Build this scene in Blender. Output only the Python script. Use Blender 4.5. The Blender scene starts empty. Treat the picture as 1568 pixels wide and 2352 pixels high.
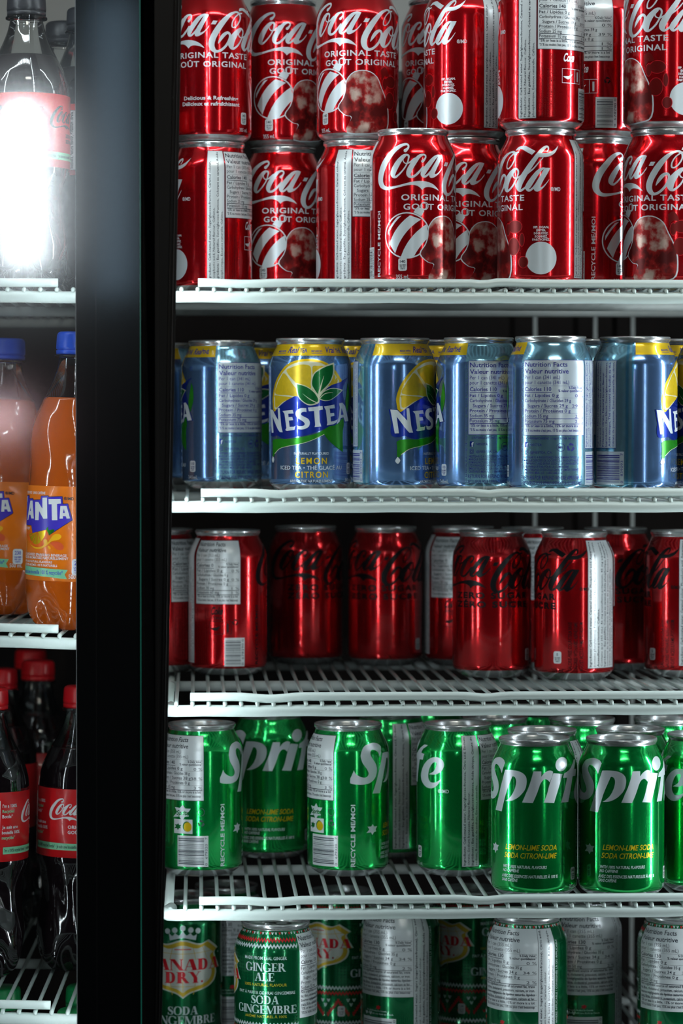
import bpy, bmesh, math, random
from mathutils import Vector, Matrix
from mathutils.geometry import tessellate_polygon

scene = bpy.context.scene
COL = scene.collection
PI = math.pi
rad = math.radians
MM = 0.001

# ------------------------------------------------------------------ camera
F_PX = 6500.0
YH = 1040.0
CAM = Vector((0.0, 0.0, 1.4))
YAW = rad(2.94)
PITCH = math.atan((1176.0 - YH) / F_PX)
fwd = Vector((math.sin(YAW) * math.cos(PITCH), math.cos(YAW) * math.cos(PITCH), -math.sin(PITCH)))
right = Vector((math.cos(YAW), -math.sin(YAW), 0.0))
up = right.cross(fwd)
cam_d = bpy.data.cameras.new('camera')
cam = bpy.data.objects.new('camera', cam_d)
COL.objects.link(cam)
m = Matrix((right, up, -fwd)).transposed().to_4x4()
m.translation = CAM
cam.matrix_world = m
cam_d.sensor_fit = 'VERTICAL'
cam_d.sensor_height = 36.0
cam_d.sensor_width = 24.0
cam_d.lens = F_PX / 2352.0 * 36.0
cam_d.clip_start = 0.05
cam_d.clip_end = 50
cam_d.dof.use_dof = True
cam_d.dof.focus_distance = 2.19
cam_d.dof.aperture_fstop = 6.3
scene.camera = cam

# ------------------------------------------------------------------ light
scene.view_settings.view_transform = 'Standard'
scene.view_settings.look = 'None'
scene.view_settings.gamma = 1
scene.view_settings.use_curve_mapping = False
scene.view_settings.exposure = 0.0
scene.cycles.use_denoising = True
scene.cycles.max_bounces = 12
scene.cycles.transparent_max_bounces = 24
scene.cycles.caustics_reflective = False
scene.cycles.caustics_refractive = False
scene.cycles.sample_clamp_indirect = 6.0

world = bpy.data.worlds.new('shop')
scene.world = world
world.use_nodes = True
world.node_tree.nodes['Background'].inputs[0].default_value = (0.006, 0.008, 0.010, 1)
world.node_tree.nodes['Background'].inputs[1].default_value = 0.6


def area(name, loc, target, sx, sy, power, color=(1, 1, 1)):
    d = bpy.data.lights.new(name, 'AREA')
    d.shape = 'RECTANGLE'
    d.size = sx
    d.size_y = sy
    d.energy = power
    d.color = color
    o = bpy.data.objects.new(name, d)
    COL.objects.link(o)
    o.location = loc
    o.rotation_euler = (Vector(target) - Vector(loc)).to_track_quat('-Z', 'Y').to_euler()
    return o


def ray(px, py):
    return fwd + right * ((px - 784.0) / F_PX) + up * ((1176.0 - py) / F_PX)


def at_depth(px, py, D):            # D in mm along the lens axis
    return CAM + ray(px, py) * (D * MM)


def at_Y(px, py, Y):                # the point of that sight line on the plane y = Y (metres)
    r = ray(px, py)
    return CAM + r * (Y / r.y)


def at_z(px, D, z):                 # axis depth D (mm), absolute height z (m)
    base = fwd + right * ((px - 784.0) / F_PX)
    b = ((z - CAM.z) / (D * MM) - base.z) / up.z
    return CAM + (base + up * b) * (D * MM)


GLASS_Y = 2.050


def reflected(px, py, dist):        # where a lamp seen at (px,py) in the glass door really stands
    p = at_Y(px, py, GLASS_Y)
    r = ray(px, py).normalized()
    r.y = -r.y
    return p + r * dist


Z0 = CAM.z
ROD_Y = 2.130
# shop lamps mirrored in the door glass, followed by unseen added lights
p = reflected(52, 425, 5.0)
area('doorway_lamp', p, at_Y(52, 425, GLASS_Y), 0.10, 0.40, 5.5, (0.84, 0.93, 1.0))
p = reflected(-30, 960, 4.0)
area('sign_lamp', p, at_Y(-30, 960, GLASS_Y), 0.16, 0.07, 0.35, (1.0, 0.72, 0.80))
p = reflected(262, 340, 4.0)
area('frame_sheen_light', p, at_Y(262, 340, GLASS_Y), 0.08, 0.62, 0.26, (0.5, 0.75, 1.0))  # unseen bluish light added to put a dim reflection on the black frame
area('streak_light_right', (2.6, 0.55, 1.35), (0.3, 2.1, 1.3), 0.06, 1.7, 34, (0.90, 0.96, 1.0))  # unseen thin strip added to draw bright streaks down the cans
area('streak_light_left', (-1.9, 0.35, 1.35), (0.3, 2.1, 1.3), 0.05, 1.6, 14, (1.0, 0.92, 0.84))  # added strip out of view, for warm streaks on the cans' left sides
area('streak_light_front', (1.35, -0.8, 1.5), (0.3, 2.1, 1.4), 0.05, 1.5, 5, (0.95, 0.97, 1.0))  # another tall unseen strip, added for thin streaks on the cans
area('front_fill_light', (0.5, 0.2, 3.1), (0.3, 2.1, 1.2), 1.2, 0.25, 20, (1.0, 0.93, 0.86))  # unseen overhead panel added as frontal fill


# ------------------------------------------------------------------ materials
def mat(name, color, rough=0.4, metal=0.0, noise=0.0, nscale=60.0, spec=0.5, coat=0.0, emis=0.0,
        bump=0.0, trans=0.0, ior=1.45, stretch=(1, 1, 1)):
    m = bpy.data.materials.new(name)
    m.use_nodes = True
    nt = m.node_tree
    b = nt.nodes['Principled BSDF']
    b.inputs['Base Color'].default_value = (*color, 1)
    b.inputs['Roughness'].default_value = rough
    b.inputs['Metallic'].default_value = metal
    b.inputs['Specular IOR Level'].default_value = spec
    b.inputs['IOR'].default_value = ior
    b.inputs['Coat Weight'].default_value = coat
    b.inputs['Coat Roughness'].default_value = 0.06
    b.inputs['Transmission Weight'].default_value = trans
    if emis:
        b.inputs['Emission Color'].default_value = (*color, 1)
        b.inputs['Emission Strength'].default_value = emis
    if noise or bump:
        tc = nt.nodes.new('ShaderNodeTexCoord')
        mp = nt.nodes.new('ShaderNodeMapping')
        mp.inputs['Scale'].default_value = stretch
        nz = nt.nodes.new('ShaderNodeTexNoise')
        nz.inputs['Scale'].default_value = nscale
        nz.inputs['Detail'].default_value = 4
        nt.links.new(tc.outputs['Object'], mp.inputs['Vector'])
        nt.links.new(mp.outputs['Vector'], nz.inputs['Vector'])
        if noise:
            mx = nt.nodes.new('ShaderNodeMix')
            mx.data_type = 'RGBA'
            mx.inputs[6].default_value = (*color, 1)
            mx.inputs[7].default_value = (*[min(1, c * (1 - noise)) for c in color], 1)
            nt.links.new(nz.outputs['Fac'], mx.inputs[0])
            nt.links.new(mx.outputs[2], b.inputs['Base Color'])
        if bump:
            bp = nt.nodes.new('ShaderNodeBump')
            bp.inputs['Strength'].default_value = bump
            bp.inputs['Distance'].default_value = 0.001
            nt.links.new(nz.outputs['Fac'], bp.inputs['Height'])
            nt.links.new(bp.outputs['Normal'], b.inputs['Normal'])
    return m


def thin_glass(name, tint=(1, 1, 1), haze=0.0, rough=0.0, ior=1.5, gain=1.0):
    m = bpy.data.materials.new(name)
    m.use_nodes = True
    nt = m.node_tree
    for n in list(nt.nodes):
        nt.nodes.remove(n)
    out = nt.nodes.new('ShaderNodeOutputMaterial')
    tr = nt.nodes.new('ShaderNodeBsdfTransparent')
    tr.inputs[0].default_value = (*tint, 1)
    gl = nt.nodes.new('ShaderNodeBsdfGlossy')
    gl.inputs['Roughness'].default_value = rough
    gl.inputs[0].default_value = (1, 1, 1, 1)
    fr = nt.nodes.new('ShaderNodeFresnel')
    fr.inputs['IOR'].default_value = ior
    mx = nt.nodes.new('ShaderNodeMixShader')
    nt.links.new(fr.outputs[0], mx.inputs[0])
    nt.links.new(tr.outputs[0], mx.inputs[1])
    nt.links.new(gl.outputs[0], mx.inputs[2])
    last = mx
    if haze:
        g2 = nt.nodes.new('ShaderNodeBsdfGlossy')
        g2.inputs['Roughness'].default_value = 0.2
        nz = nt.nodes.new('ShaderNodeTexNoise')
        nz.inputs['Scale'].default_value = 9
        nz.inputs['Detail'].default_value = 3
        ml = nt.nodes.new('ShaderNodeMath')
        ml.operation = 'MULTIPLY'
        ml.inputs[1].default_value = haze * 2
        nt.links.new(nz.outputs['Fac'], ml.inputs[0])
        m2 = nt.nodes.new('ShaderNodeMixShader')
        nt.links.new(ml.outputs[0], m2.inputs[0])
        nt.links.new(mx.outputs[0], m2.inputs[1])
        nt.links.new(g2.outputs[0], m2.inputs[2])
        last = m2
    nt.links.new(last.outputs[0], out.inputs[0])
    return m


def foil(name, color, rough=0.2, metal=0.85):      # lacquer printed on drawn aluminium
    return mat(name, color, rough, metal, noise=0.06, nscale=5, coat=0.7, stretch=(60, 60, 3))


M = {}
M['red'] = foil('red_can_lacquer', (0.68, 0.003, 0.010), 0.17, 0.82)
M['zred'] = foil('deep_red_can_lacquer', (0.60, 0.003, 0.008), 0.17, 0.80)
M['green'] = foil('green_can_lacquer', (0.002, 0.46, 0.085), 0.16, 0.82)
M['ggreen'] = foil('dark_green_can_lacquer', (0.002, 0.20, 0.065), 0.17, 0.75)
M['blue'] = foil('blue_can_lacquer', (0.15, 0.29, 0.58), 0.17, 0.82)
M['lblue'] = foil('light_blue_print', (0.28, 0.56, 0.74), 0.17, 0.80)
M['stripe'] = foil('sky_stripe_print', (0.10, 0.36, 0.60), 0.22, 0.80)
M['silver'] = mat('silver_print', (0.66, 0.71, 0.75), 0.32, 0.35)
M['panel'] = mat('white_panel_print', (0.66, 0.69, 0.71), 0.30, 0.25)
M['bpanel'] = mat('pale_blue_panel_print', (0.60, 0.68, 0.76), 0.26, 0.35)
M['black'] = mat('black_print', (0.004, 0.004, 0.005), 0.3, 0.0, spec=0.25)
M['ink'] = mat('dark_ink_print', (0.02, 0.025, 0.04), 0.4, 0.1)
M['navy'] = mat('navy_ink_print', (0.03, 0.03, 0.25), 0.35, 0.2)
M['banner'] = foil('royal_blue_print', (0.01, 0.035, 0.36), 0.25, 0.6)
M['yellow'] = foil('yellow_print', (0.80, 0.52, 0.005), 0.3, 0.5)
M['lemon'] = mat('lemon_print', (0.80, 0.55, 0.02), 0.3, 0.35, noise=0.35, nscale=300)
M['pith'] = mat('pith_print', (0.70, 0.68, 0.50), 0.3, 0.35)
M['leaf'] = foil('leaf_green_print', (0.004, 0.17, 0.035), 0.25, 0.5)
M['leaf2'] = mat('bright_leaf_print', (0.03, 0.34, 0.02), 0.25, 0.5, noise=0.5, nscale=180)
M['gold'] = mat('gold_print', (0.62, 0.42, 0.03), 0.3, 0.4)
M['cream'] = mat('cream_print', (0.62, 0.64, 0.58), 0.32, 0.3)
M['rprint'] = mat('red_print', (0.60, 0.01, 0.02), 0.3, 0.3)
M['dred'] = mat('dark_red_print', (0.16, 0.004, 0.004), 0.3, 0.5)
M['dgreen'] = foil('shade_green_print', (0.001, 0.10, 0.035), 0.25, 0.6)
M['art'] = mat('mottled_art_print', (0.30, 0.02, 0.015), 0.3, 0.5)
nt = M['art'].node_tree
tc = nt.nodes.new('ShaderNodeTexCoord')
vz = nt.nodes.new('ShaderNodeTexNoise')
vz.inputs['Scale'].default_value = 75
vz.inputs['Detail'].default_value = 5
rp = nt.nodes.new('ShaderNodeValToRGB')
rp.color_ramp.elements[0].position = 0.40
rp.color_ramp.elements[0].color = (0.10, 0.006, 0.006, 1)
rp.color_ramp.elements[1].position = 0.62
rp.color_ramp.elements[1].color = (0.60, 0.42, 0.36, 1)
e = rp.color_ramp.elements.new(0.50)
e.color = (0.36, 0.015, 0.015, 1)
nt.links.new(tc.outputs['Object'], vz.inputs['Vector'])
nt.links.new(vz.outputs['Fac'], rp.inputs[0])
nt.links.new(rp.outputs[0], nt.nodes['Principled BSDF'].inputs['Base Color'])
M['alu'] = mat('bare_aluminium', (0.66, 0.67, 0.68), 0.24, 0.85, noise=0.15, nscale=40)
M['tab'] = mat('pull_tab_aluminium', (0.70, 0.70, 0.70), 0.18, 1.0)
M['rod'] = mat('white_coated_wire', (0.70, 0.80, 0.77), 0.30, 0.0, noise=0.06, nscale=25, coat=0.3)
M['brace'] = mat('grey_coated_steel', (0.42, 0.45, 0.44), 0.4, 0.0, noise=0.12, nscale=30)
M['frame'] = mat('black_door_frame', (0.003, 0.0035, 0.004), 0.4, 0.0, noise=0.3, nscale=20, spec=0.1)
M['mull'] = mat('black_brown_mullion', (0.008, 0.005, 0.004), 0.45, 0.0, noise=0.3, nscale=14, spec=0.25, stretch=(4, 4, 0.4))
M['edge'] = mat('green_glass_edge', (0.01, 0.12, 0.09), 0.2, 0.0)
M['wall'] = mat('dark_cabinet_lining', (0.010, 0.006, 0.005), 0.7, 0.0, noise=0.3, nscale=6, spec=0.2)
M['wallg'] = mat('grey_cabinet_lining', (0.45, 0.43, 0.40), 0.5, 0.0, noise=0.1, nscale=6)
M['glassL'] = thin_glass('hazy_door_glass', (0.97, 0.99, 0.98), haze=0.0008, ior=1.5, rough=0.075)
M['glassR'] = thin_glass('clear_door_glass', (0.97, 0.99, 0.98), ior=1.42)
M['led'] = mat('led_chip', (0.84, 0.94, 1.0), 0.4, emis=120)
M['led2'] = mat('bright_led_chip', (0.86, 0.94, 1.0), 0.4, emis=430)
M['led3'] = mat('soft_led_chip', (0.84, 0.94, 1.0), 0.4, emis=62)
M['ledbar'] = mat('led_housing', (0.5, 0.5, 0.5), 0.4)
M['cola'] = mat('dark_cola', (0.006, 0.003, 0.004), 0.06, 0.0, coat=0.6)
M['orange'] = mat('orange_drink', (0.50, 0.085, 0.003), 0.10, 0.0, coat=0.6, noise=0.25, nscale=30)
M['pet'] = thin_glass('clear_bottle_plastic', (0.93, 0.95, 0.95), ior=1.6, rough=0.04)
M['capblack'] = mat('black_bottle_cap', (0.03, 0.03, 0.035), 0.3)
M['capblue'] = mat('blue_bottle_cap', (0.008, 0.07, 0.55), 0.3)
M['capred'] = mat('red_bottle_cap', (0.55, 0.006, 0.012), 0.3)
M['capgreen'] = mat('green_bottle_cap', (0.004, 0.22, 0.06), 0.3)
M['lred'] = mat('red_film_label', (0.62, 0.008, 0.012), 0.28, 0.0, coat=0.3)
M['lorange'] = mat('orange_film_label', (0.85, 0.19, 0.004), 0.28, 0.0, coat=0.3)
M['lwhite'] = mat('white_film_print', (0.75, 0.76, 0.78), 0.3)
M['purple'] = mat('violet_film_print', (0.055, 0.035, 0.48), 0.3)
M['mint'] = mat('mint_film_print', (0.22, 0.58, 0.34), 0.3)
M['peel'] = mat('orange_peel_print', (0.80, 0.13, 0.01), 0.3)
M['flesh'] = mat('orange_flesh_print', (0.90, 0.45, 0.01), 0.3)
M['coral'] = mat('coral_print', (0.72, 0.10, 0.03), 0.3)
M['gbot'] = mat('green_bottle_plastic', (0.003, 0.15, 0.05), 0.1, 0.0, coat=0.5)


# ------------------------------------------------------------------ helpers
def tag(o, label=None, cat=None, group=None, kind=None):
    if label:
        o['label'] = label
    if cat:
        o['category'] = cat
    if group:
        o['group'] = group
    if kind:
        o['kind'] = kind
    return o


def empty(name, mw=None):
    o = bpy.data.objects.new(name, None)
    o.empty_display_size = 0.02
    COL.objects.link(o)
    if mw is not None:
        o.matrix_world = mw
    return o


def mesh_obj(name, bm, mats, parent=None, smooth=True):
    me = bpy.data.meshes.new(name)
    bm.to_mesh(me)
    bm.free()
    for x in (mats if isinstance(mats, (list, tuple)) else [mats]):
        me.materials.append(x)
    if smooth:
        for q in me.polygons:
            q.use_smooth = True
    o = bpy.data.objects.new(name, me)
    COL.objects.link(o)
    if parent is not None:
        o.parent = parent
    return o


def box_bm(bm, x0, x1, y0, y1, z0, z1):
    v = [bm.verts.new((x, y, z)) for x in (x0, x1) for y in (y0, y1) for z in (z0, z1)]
    for f in ((0, 1, 3, 2), (4, 6, 7, 5), (0, 4, 5, 1), (2, 3, 7, 6), (0, 2, 6, 4), (1, 5, 7, 3)):
        bm.faces.new([v[i] for i in f])


def tube_bm(bm, pts, r, n=10, cap=True, scale=None):
    rings = []
    pts = [Vector(q) for q in pts]
    for i, q in enumerate(pts):
        d = (pts[min(i + 1, len(pts) - 1)] - pts[max(i - 1, 0)]).normalized()
        a = Vector((0, 0, 1)) if abs(d.z) < 0.9 else Vector((0, 1, 0))
        u = d.cross(a).normalized()
        w = u.cross(d)
        rr = r * (scale[i] if scale else 1)
        rings.append([bm.verts.new(q + u * (rr * math.cos(2 * PI * k / n)) + w * (rr * math.sin(2 * PI * k / n)))
                      for k in range(n)])
    for a, b in zip(rings, rings[1:]):
        for k in range(n):
            bm.faces.new((a[k], a[(k + 1) % n], b[(k + 1) % n], b[k]))
    if cap:
        bm.faces.new(rings[0][::-1])
        bm.faces.new(rings[-1])
    bmesh.ops.recalc_face_normals(bm, faces=bm.faces[:])


def lathe_bm(bm, prof, n=64, midx=None, fr=None, close_top=False, close_bot=False):
    """prof: list of (h, r) in mm; midx(h) gives the material slot; fr(h, a) scales the radius"""
    rings = []
    for h, r in prof:
        ring = []
        for k in range(n):
            a = 2 * PI * k / n
            rr = r * (fr(h, a) if fr else 1)
            ring.append(bm.verts.new((rr * MM * math.sin(a), -rr * MM * math.cos(a), h * MM)))
        rings.append(ring)
    for i, (a, b) in enumerate(zip(rings, rings[1:])):
        hm = (prof[i][0] + prof[i + 1][0]) / 2
        for k in range(n):
            f = bm.faces.new((a[k], a[(k + 1) % n], b[(k + 1) % n], b[k]))
            if midx:
                f.material_index = midx(hm, i)
    if close_bot:
        bm.faces.new(rings[0][::-1])
    if close_top:
        bm.faces.new(rings[-1])


def interp(prof, h):
    if h <= prof[0][0]:
        return prof[0][1]
    for (h0, r0), (h1, r1) in zip(prof, prof[1:]):
        if h <= h1:
            t = (h - h0) / max(1e-9, h1 - h0)
            return r0 + (r1 - r0) * t
    return prof[-1][1]


CANP = [(0, 23.6), (0.5, 24.6), (2, 27.0), (4.5, 30.3), (6.2, 31.8), (7.4, 32.5), (8.6, 32.9), (10.5, 33.1), (96, 33.1), (100, 33.0),
        (102.5, 32.6), (105, 31.8), (108.5, 30.3), (112, 28.5), (115, 27.0), (117, 26.4)]

# ---- flat artwork that is later wrapped round a can or a bottle
_txt_c = bpy.data.curves.new('text_tool', 'FONT')
_txt_o = bpy.data.objects.new('text_tool', _txt_c)
COL.objects.link(_txt_o)
_tcache = {}
CAP = 0.682


def text_geo(s, bold, res, space):
    key = (s, bold, res, space)
    if key in _tcache:
        return _tcache[key]
    _txt_c.body = s
    _txt_c.offset = bold
    _txt_c.resolution_u = res
    _txt_c.space_character = space
    dg = bpy.context.evaluated_depsgraph_get()
    dg.update()
    me = bpy.data.meshes.new_from_object(_txt_o.evaluated_get(dg))
    vs = [(v.co.x, v.co.y) for v in me.vertices]
    fs = [tuple(q.vertices) for q in me.polygons]
    bpy.data.meshes.remove(me)
    x0 = min(v[0] for v in vs)
    x1 = max(v[0] for v in vs)
    vs = [(v[0] - x0, v[1]) for v in vs]
    _tcache[key] = (vs, fs, x1 - x0)
    return _tcache[key]


def smooth_loop(pts, n=4):
    """Catmull-Rom through the points; a point given as (x, y, 1) is a corner"""
    out = []
    L = len(pts)
    for i in range(L):
        p1 = pts[i]
        p2 = pts[(i + 1) % L]
        p0 = pts[i - 1] if len(p1) == 2 else p1
        p3 = pts[(i + 2) % L] if len(p2) == 2 else p2
        for k in range(n):
            t = k / n
            t2, t3 = t * t, t * t * t
            out.append(tuple(0.5 * ((2 * p1[j]) + (-p0[j] + p2[j]) * t + (2 * p0[j] - 5 * p1[j] + 4 * p2[j] - p3[j]) * t2
                                    + (-p0[j] + 3 * p1[j] - 3 * p2[j] + p3[j]) * t3) for j in (0, 1)))
    return out


def stroke_geo(pts, n=6):
    """a pen stroke: points (x, y, width); gives verts and quads"""
    P = []
    L = len(pts)
    for i in range(L - 1):
        p0 = pts[max(i - 1, 0)]
        p1 = pts[i]
        p2 = pts[i + 1]
        p3 = pts[min(i + 2, L - 1)]
        for k in range(n):
            t = k / n
            t2, t3 = t * t, t * t * t
            P.append([0.5 * ((2 * p1[j]) + (-p0[j] + p2[j]) * t + (2 * p0[j] - 5 * p1[j] + 4 * p2[j] - p3[j]) * t2
                             + (-p0[j] + 3 * p1[j] - 3 * p2[j] + p3[j]) * t3) for j in range(3)])
    P.append(list(pts[-1]))
    vs = []
    for i, q in enumerate(P):
        a = P[max(i - 1, 0)]
        b = P[min(i + 1, len(P) - 1)]
        dx, dy = b[0] - a[0], b[1] - a[1]
        l = math.hypot(dx, dy) or 1
        nx, ny = -dy / l, dx / l
        w = max(q[2], 0.0) / 2
        vs.append((q[0] + nx * w, q[1] + ny * w))
        vs.append((q[0] - nx * w, q[1] - ny * w))
    fs = [(2 * i, 2 * i + 1, 2 * i + 3, 2 * i + 2) for i in range(len(P) - 1)]
    # round ends
    for idx in (0, -1):
        q = P[idx]
        if q[2] > 0:
            b0 = len(vs)
            for k in range(12):
                vs.append((q[0] + q[2] / 2 * math.cos(k * PI / 6), q[1] + q[2] / 2 * math.sin(k * PI / 6)))
            fs.append(tuple(range(b0, b0 + 12)))
    return vs, fs


class Trace:
    """turns pixels of a crop of the photograph, read off a can, into millimetres on that can's skin"""
    def __init__(self, ox, oy, sc, cx, D, k, th, prof=CANP):
        self.a = (ox, oy, sc, cx, D, k, th, prof)

    def __call__(self, x, y):
        ox, oy, sc, cx, D, k, th, prof = self.a
        px, py = ox + x / sc, oy + y / sc
        s = F_PX / D
        h = 60.0
        a = 0.0
        for _ in range(8):
            r = interp(prof, max(0, min(h, prof[-1][0])))
            a = math.asin(max(-0.985, min(0.985, (px - cx) / (s * r))))
            s2 = F_PX / (D - r * math.cos(a))
            h = k - (py - YH) / s2
            a = math.asin(max(-0.985, min(0.985, (px - cx) / (s2 * r))))
        return (rad(th) + a) * 33.1, h


class Art:
    def __init__(self, prof=CANP, R=33.1, off=0.05):
        self.items = []
        self.mats = []
        self.prof = prof
        self.R = R
        self.off = off

    def mi(self, name):
        if name not in self.mats:
            self.mats.append(name)
        return self.mats.index(name)

    def geo(self, vs, fs, m, layer, sl=True):
        self.items.append((vs, fs, self.mi(m), layer, sl))

    def loop(self, pts, m, layer, holes=(), tr=None):
        loops = [[Vector((q[0], q[1], 0)) for q in pts]] + [[Vector((q[0], q[1], 0)) for q in h] for h in holes]
        tris = tessellate_polygon(loops)
        vs = [(v.x, v.y) for l in loops for v in l]
        if tr:
            vs = [tr(*v) for v in vs]
        self.geo(vs, [tuple(t) for t in tris], m, layer)

    def shape(self, pts, m, layer, tr=None, n=4, holes=()):
        self.loop(smooth_loop(pts, n), m, layer, [smooth_loop(h, n) for h in holes], tr)

    def poly(self, pts, m, layer, tr=None):
        self.loop(pts, m, layer, (), tr)

    def stroke(self, pts, m, layer, tr=None, n=6):
        vs, fs = stroke_geo(pts, n)
        if tr:
            vs = [tr(*v) for v in vs]
        self.geo(vs, fs, m, layer)

    def rect(self, s0, s1, h0, h1, m, layer):
        ns = max(1, int(abs(s1 - s0) / 2.5) + 1)
        cuts = [h0] + [c for c in (6.8, 7.4, 8.0, 8.6, 9.5, 10.5, 96, 98, 100, 101.2, 102.5, 103.7, 105, 106.7, 108.5, 110.2, 112, 113.5, 115)
                       if h0 + .01 < c < h1 - .01] + [h1] if self.prof is CANP else [h0, h1]
        vs, fs = [], []
        for h in cuts:
            for i in range(ns + 1):
                vs.append((s0 + (s1 - s0) * i / ns, h))
        for j in range(len(cuts) - 1):
            for i in range(ns):
                a = j * (ns + 1) + i
                fs.append((a, a + 1, a + ns + 2, a + ns + 1))
        self.geo(vs, fs, m, layer, False)

    def frame(self, s0, s1, h0, h1, w, m, layer):
        self.rect(s0, s1, h0, h0 + w, m, layer)
        self.rect(s0, s1, h1 - w, h1, m, layer)
        self.rect(s0, s0 + w, h0, h1, m, layer)
        self.rect(s1 - w, s1, h0, h1, m, layer)

    def disc(self, s, h, rs, rh, m, layer, n=28, rot=0):
        c, d = math.cos(rot), math.sin(rot)
        self.loop([(s + rs * math.cos(2 * PI * k / n) * c - rh * math.sin(2 * PI * k / n) * d,
                    h + rs * math.cos(2 * PI * k / n) * d + rh * math.sin(2 * PI * k / n) * c) for k in range(n)], m, layer)

    def ring(self, s, h, rs, rh, w, m, layer, n=28):
        vs, fs = [], []
        for k in range(n):
            a = 2 * PI * k / n
            vs += [(s + rs * math.cos(a), h + rh * math.sin(a)), (s + (rs - w) * math.cos(a), h + (rh - w) * math.sin(a))]
        for k in range(n):
            b = (k + 1) % n
            fs.append((2 * k, 2 * b, 2 * b + 1, 2 * k + 1))
        self.geo(vs, fs, m, layer)

    def text(self, t, s0, h0, cap, m, layer, width=None, align='l', bold=0.0, vert=False, shear=0.0, xs=1.0, space=1.0,
             res=None):
        """cap height in mm; vert writes up the can; width fits the line; s0,h0 = start of the baseline"""
        if res is None:
            res = 1 if cap < 1.6 else (2 if cap < 3.5 else 4)
        vs, fs, w = text_geo(t, bold, res, space)
        sy = cap / CAP
        sx = (width / w) if width else sy * xs
        W = w * sx
        dx = {'l': 0, 'c': -W / 2, 'r': -W}[align]
        out = []
        for x, y in vs:
            u, v = x * sx + dx + y * sy * shear, y * sy
            out.append((s0 - v, h0 + u) if vert else (s0 + u, h0 + v))
        self.geo(out, fs, m, layer, cap > 2.2 and not vert)

    def build(self, name):
        full = bmesh.new()
        for vs, fs, mi, layer, sl in self.items:
            bm = bmesh.new()
            V = [bm.verts.new((x, y, 0)) for x, y in vs]
            for f in fs:
                if len(set(f)) < 3:
                    continue
                try:
                    bm.faces.new([V[i] for i in f])
                except ValueError:
                    pass
            if sl:
                x0 = min(v[0] for v in vs)
                x1 = max(v[0] for v in vs)
                y0 = min(v[1] for v in vs)
                y1 = max(v[1] for v in vs)
                if x1 - x0 > 2.4:
                    k = math.ceil(x0 / 2.2)
                    while k * 2.2 < x1:
                        bmesh.ops.bisect_plane(bm, geom=bm.verts[:] + bm.edges[:] + bm.faces[:], dist=1e-5,
                                               plane_co=(k * 2.2, 0, 0), plane_no=(1, 0, 0))
                        k += 1
                for c in [q[0] for q in self.prof[1:-1]]:
                    if y0 < c < y1:
                        bmesh.ops.bisect_plane(bm, geom=bm.verts[:] + bm.edges[:] + bm.faces[:], dist=1e-5,
                                               plane_co=(0, c, 0), plane_no=(0, 1, 0))
            off = self.off + 0.045 * layer
            idx = {}
            for v in bm.verts:
                th = v.co.x / self.R
                h = v.co.y
                r = interp(self.prof, h) + off
                idx[v] = full.verts.new((r * MM * math.sin(th), -r * MM * math.cos(th), h * MM))
            for f in bm.faces:
                try:
                    g = full.faces.new([idx[v] for v in f.verts])
                    g.material_index = mi
                except ValueError:
                    pass
            bm.free()
        full.normal_update()
        for f in full.faces:
            c = f.calc_center_median()
            if f.normal.x * c.x + f.normal.y * c.y < 0:
                f.normal_flip()
        me = bpy.data.meshes.new(name)
        full.to_mesh(me)
        full.free()
        for x in self.mats:
            me.materials.append(M[x])
        # normals taken from the can's skin so that the print shines like it
        nrm = []
        for v in me.vertices:
            h = v.co.z / MM
            dr = (interp(self.prof, h + 0.6) - interp(self.prof, h - 0.6)) / 1.2
            n = Vector((v.co.x, v.co.y, 0)).normalized()
            n.z = -dr
            nrm.append(n.normalized())
        for q in me.polygons:
            q.use_smooth = True
        me.normals_split_custom_set_from_vertices(nrm)
        return me


D2S = 33.1 * PI / 180          # degrees round a can to millimetres
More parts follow.
